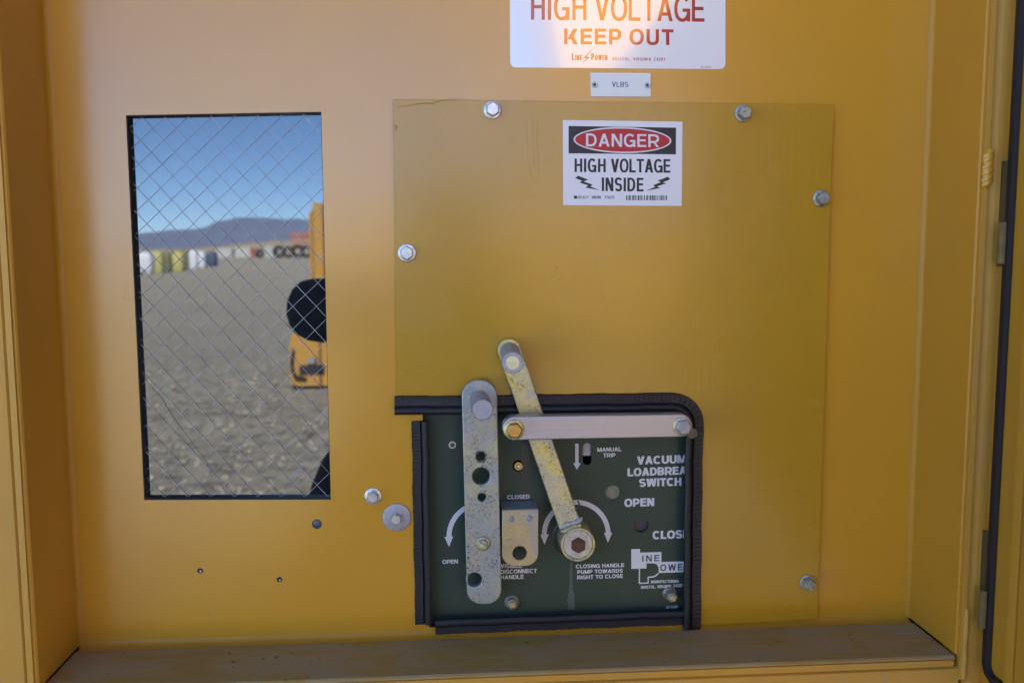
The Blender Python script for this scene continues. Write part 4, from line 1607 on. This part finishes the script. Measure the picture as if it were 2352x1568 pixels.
mb.tube([(mx_(672), my + .03, mz(800)), (mx_(668), my + .07, mz(835)), (mx_(676), my + .05, mz(862)), (mx_(700), my + .03, mz(868))], .018, 8)
mb.obj('hose', M['tyre'], mach, 60)
mb = MB()
mb.box((mx_(722), my - .25, mz(770)), (mx_(744), my - .05, mz(466)))
mb.box((mx_(712), my - .22, mz(770)), (mx_(719), my - .08, mz(486)))
mb.obj('upright_post', M['mach'], mach)
mb = MB()
mb.box((mx_(719.2), my - .2, mz(770)), (mx_(721.8), my - .1, mz(480)))
mb.obj('post_gap', M['steel_dark'], mach)
mb = MB()
mb.box((mx_(745), my - 2.6, .45), (mx_(1700), my - .3, 1.75))
mb.box((mx_(1100), my - 2.2, 1.75), (mx_(1680), my - .5, 2.1))
mb.obj('machine_body', M['mach'], mach)
mb = MB()
hp = [(1210, -260), (1640, -260), (1535, 5), (1404, 158), (1375, 190), (1300, 190), (1288, 150), (1262, 0)]
mb.rings([[(mx_(a), y, mir(a, b, MD).z) for a, b in hp] for y in (my - .1, my - 1.6)])
mb.obj('raised_hopper', M['hopper'], mach)
mb = MB()
hp = [(1548, -260), (1740, -260), (1740, 210), (1420, 210), (1412, 164), (1545, 8)]
mb.rings([[(mx_(a), y, mir(a, b, MD).z) for a, b in hp] for y in (my - .3, my - 1.4)])
M['chute'] = simple('matte black blocker', (.02, .02, .022), .9, spec=.1)
mb.obj('chute', M['chute'], mach)  # unseen black panel added to keep sky glare off the sign's right side
mb = MB()
mb.box((mx_(1305), my - 1.1, 2.1), (mx_(1372), my - .5, mir(1300, 188, MD).z))
mb.obj('hopper_leg', M['steel_dark'], mach)
for px in (735, 1580):
    c = mir(px, 900, MD)
    r = .42
    e2 = MB()
    lathe(e2, (c.x + .5, my - .65, r), [(r * .5, -.16), (r * .9, -.2), (r, -.13), (r, .13), (r * .9, .2), (r * .5, .16)], 32, (0, 1, 0))
    e2.obj('wheel', M['tyre'], mach, 40)

# ================================================================== the photographer, standing behind the view point
M['jacket'] = simple('black jacket cloth', (.012, .012, .016), .9, var=.25, scale=30, bmp=.3)
M['jeans'] = simple('dark navy trousers', (.015, .02, .035), .9, var=.25, scale=60)
M['skin'] = simple('skin', (.45, .27, .19), .55, var=.06)
M['cap'] = simple('black cap cloth', (.013, .013, .015), .9)
per = empty('person', (-.1, -1.28, 0), 'person in black jacket, cap and dark trousers raising a camera to the face', 'person')
V, E, RD = [], [], []


def j(p, r, prev=None):
    V.append(p); RD.append(r)
    if prev is not None: E.append((prev, len(V) - 1))
    return len(V) - 1


yb = -1.27
pel = j((-.12, yb, .96), (.17, .12))
wst = j((-.07, yb, 1.10), (.135, .105), pel)
cst = j((-.04, yb - .01, 1.27), (.165, .12), wst)
nb_ = j((-.02, yb, 1.40), (.075, .07), cst)
nk = j((-.01, yb + .02, 1.46), (.055, .055), nb_)
hd0 = j((0, yb + .03, 1.53), (.070, .085), nk)
hd1 = j((0, yb + .03, 1.61), (.076, .095), hd0)
hd2 = j((0, yb + .02, 1.68), (.060, .075), hd1)
for s in (-1, 1):
    hp_ = j((-.140 + s * .135, yb, .92), (.145, .125), pel)
    th = j((-.14 + s * .165, yb + .01, .70), (.118, .105), hp_)
    kn = j((-.13 + s * .165, yb + .02, .48), (.062, .062), th)
    cf = j((-.13 + s * .17, yb - .01, .33), (.058, .058), kn)
    an = j((-.13 + s * .175, yb - .01, .10), (.042, .042), cf)
    j((-.13 + s * .185, yb + .12, .045), (.042, .035), an)
    sh = j((-.03 + s * .165, yb, 1.365), (.075, .075), cst)
    if s < 0:
        ua = j((-.262, yb + .075, 1.365), (.078, .078), sh)
        el = j((-.338, yb + .165, 1.362), (.086, .086), ua)
        fa = j((-.215, yb + .225, 1.40), (.050, .050), el)
        wr_ = j((-.105, yb + .255, 1.435), (.034, .034), fa)
        pm = j((-.060, yb + .262, 1.447), (.036, .026), wr_)
        hx, hy, hz = -.060, yb + .262, 1.447
    else:
        ua = j((.215, yb + .05, 1.27), (.060, .060), sh)
        el = j((.265, yb + .10, 1.20), (.052, .052), ua)
        fa = j((.20, yb + .17, 1.32), (.046, .046), el)
        wr_ = j((.125, yb + .205, 1.42), (.034, .034), fa)
        pm = j((.095, yb + .215, 1.465), (.036, .026), wr_)
        hx, hy, hz = .095, yb + .215, 1.465
    for k in range(4):
        f1 = j((hx - s * .022, hy + .026, hz + .022 - .016 * k), (.0095, .0095), pm)
        f2 = j((hx - s * (.046 - .003 * abs(k - 1.5)), hy + .030, hz + .026 - .017 * k), (.0085, .0085), f1)
        j((hx - s * (.064 - .004 * abs(k - 1.5)), hy + .016, hz + .026 - .017 * k), (.0072, .0072), f2)
    t1 = j((hx - s * .012, hy - .028, hz + .012), (.0115, .0115), pm)
    j((hx - s * .034, hy - .036, hz + .022), (.009, .009), t1)
me = bpy.data.meshes.new('body')
me.from_pydata(V, E, [])
bo = bpy.data.objects.new('body', me)
sc.collection.objects.link(bo)
md = bo.modifiers.new('s', 'SKIN')
for i, r in enumerate(RD):
    me.skin_vertices[0].data[i].radius = r
me.skin_vertices[0].data[0].use_root = True
bo.modifiers.new('u', 'SUBSURF').levels = 2
me2 = bpy.data.meshes.new_from_object(bo.evaluated_get(bpy.context.evaluated_depsgraph_get()))
bpy.data.objects.remove(bo)


def skinmat(p):
    c = p.center
    if c.z > 1.465 and abs(c.x) < .1 and c.y < yb + .14: return 2
    if c.y > yb + .19 and abs(c.x) < .125 and c.z > 1.35: return 2
    if c.z < .86: return 1
    return 0


fin('body', me2, None, per, 180, [M['jacket'], M['jeans'], M['skin']], skinmat)
mb = MB()
hc = Vector((0, yb + .03, 1.585))
for s in (-1, 1):
    lathe(mb, hc + Vector((s * .032, .086, .01)), [(.012, 0), (.011, .006), (.004, .010)], 14, (0, 1, 0))
mb.obj('eyes', simple('eyes', (.2, .18, .16), .2), per, 60)
mb = MB()
mb.tube([hc + Vector((0, .09, .012)), hc + Vector((0, .106, -.012)), hc + Vector((0, .110, -.026)), hc + Vector((0, .09, -.032))], [.007, .010, .013, .008], 10)
for s in (-1, 1):
    mb.tube([hc + Vector((s * .074, .0, .02)), hc + Vector((s * .084, -.008, .005)), hc + Vector((s * .076, 0, -.025))], [.009, .013, .008], 8)
mb.tube([hc + Vector((-.024, .088, -.055)), hc + Vector((0, .094, -.056)), hc + Vector((.024, .088, -.055))], [.004, .007, .004], 8)
mb.obj('face', M['skin'], per, 60)
mb = MB()
rings = []
for k in range(8):
    t = R(90) * k / 7
    rings.append([(hc.x + .083 * math.cos(t) * math.cos(a), hc.y - .008 + .102 * math.cos(t) * math.sin(a), hc.z + .035 + .085 * math.sin(t)) for a in [2 * math.pi * q / 24 for q in range(24)]])
mb.rings(rings)
mb.tube([hc + Vector((-.06, .085, .04)), hc + Vector((0, .135, .036)), hc + Vector((.06, .085, .04))], [.008, .016, .008], 8)
mb.obj('cap', M['cap'], per, 60)
# the camera in the hands (a thing of its own)
pc = empty('photo_camera', (0, -1.03, ZC - .02), 'black photo camera held at face height by the person behind the viewer', 'camera')
mb = MB()
mb.box((-.066, -1.10, ZC - .055), (.066, -1.045, ZC + .032))
mb.box((-.024, -1.095, ZC + .032), (.024, -1.05, ZC + .058))
mb.obj('camera_body', M['cap'], pc)
mb = MB()
lathe(mb, (0, -1.045, ZC - .012), [(.033, 0), (.034, .03), (.031, .075), (.027, .078), (.024, .070)], 32, (0, 1, 0))
mb.obj('camera_lens', M['steel_dark'], pc, 40)
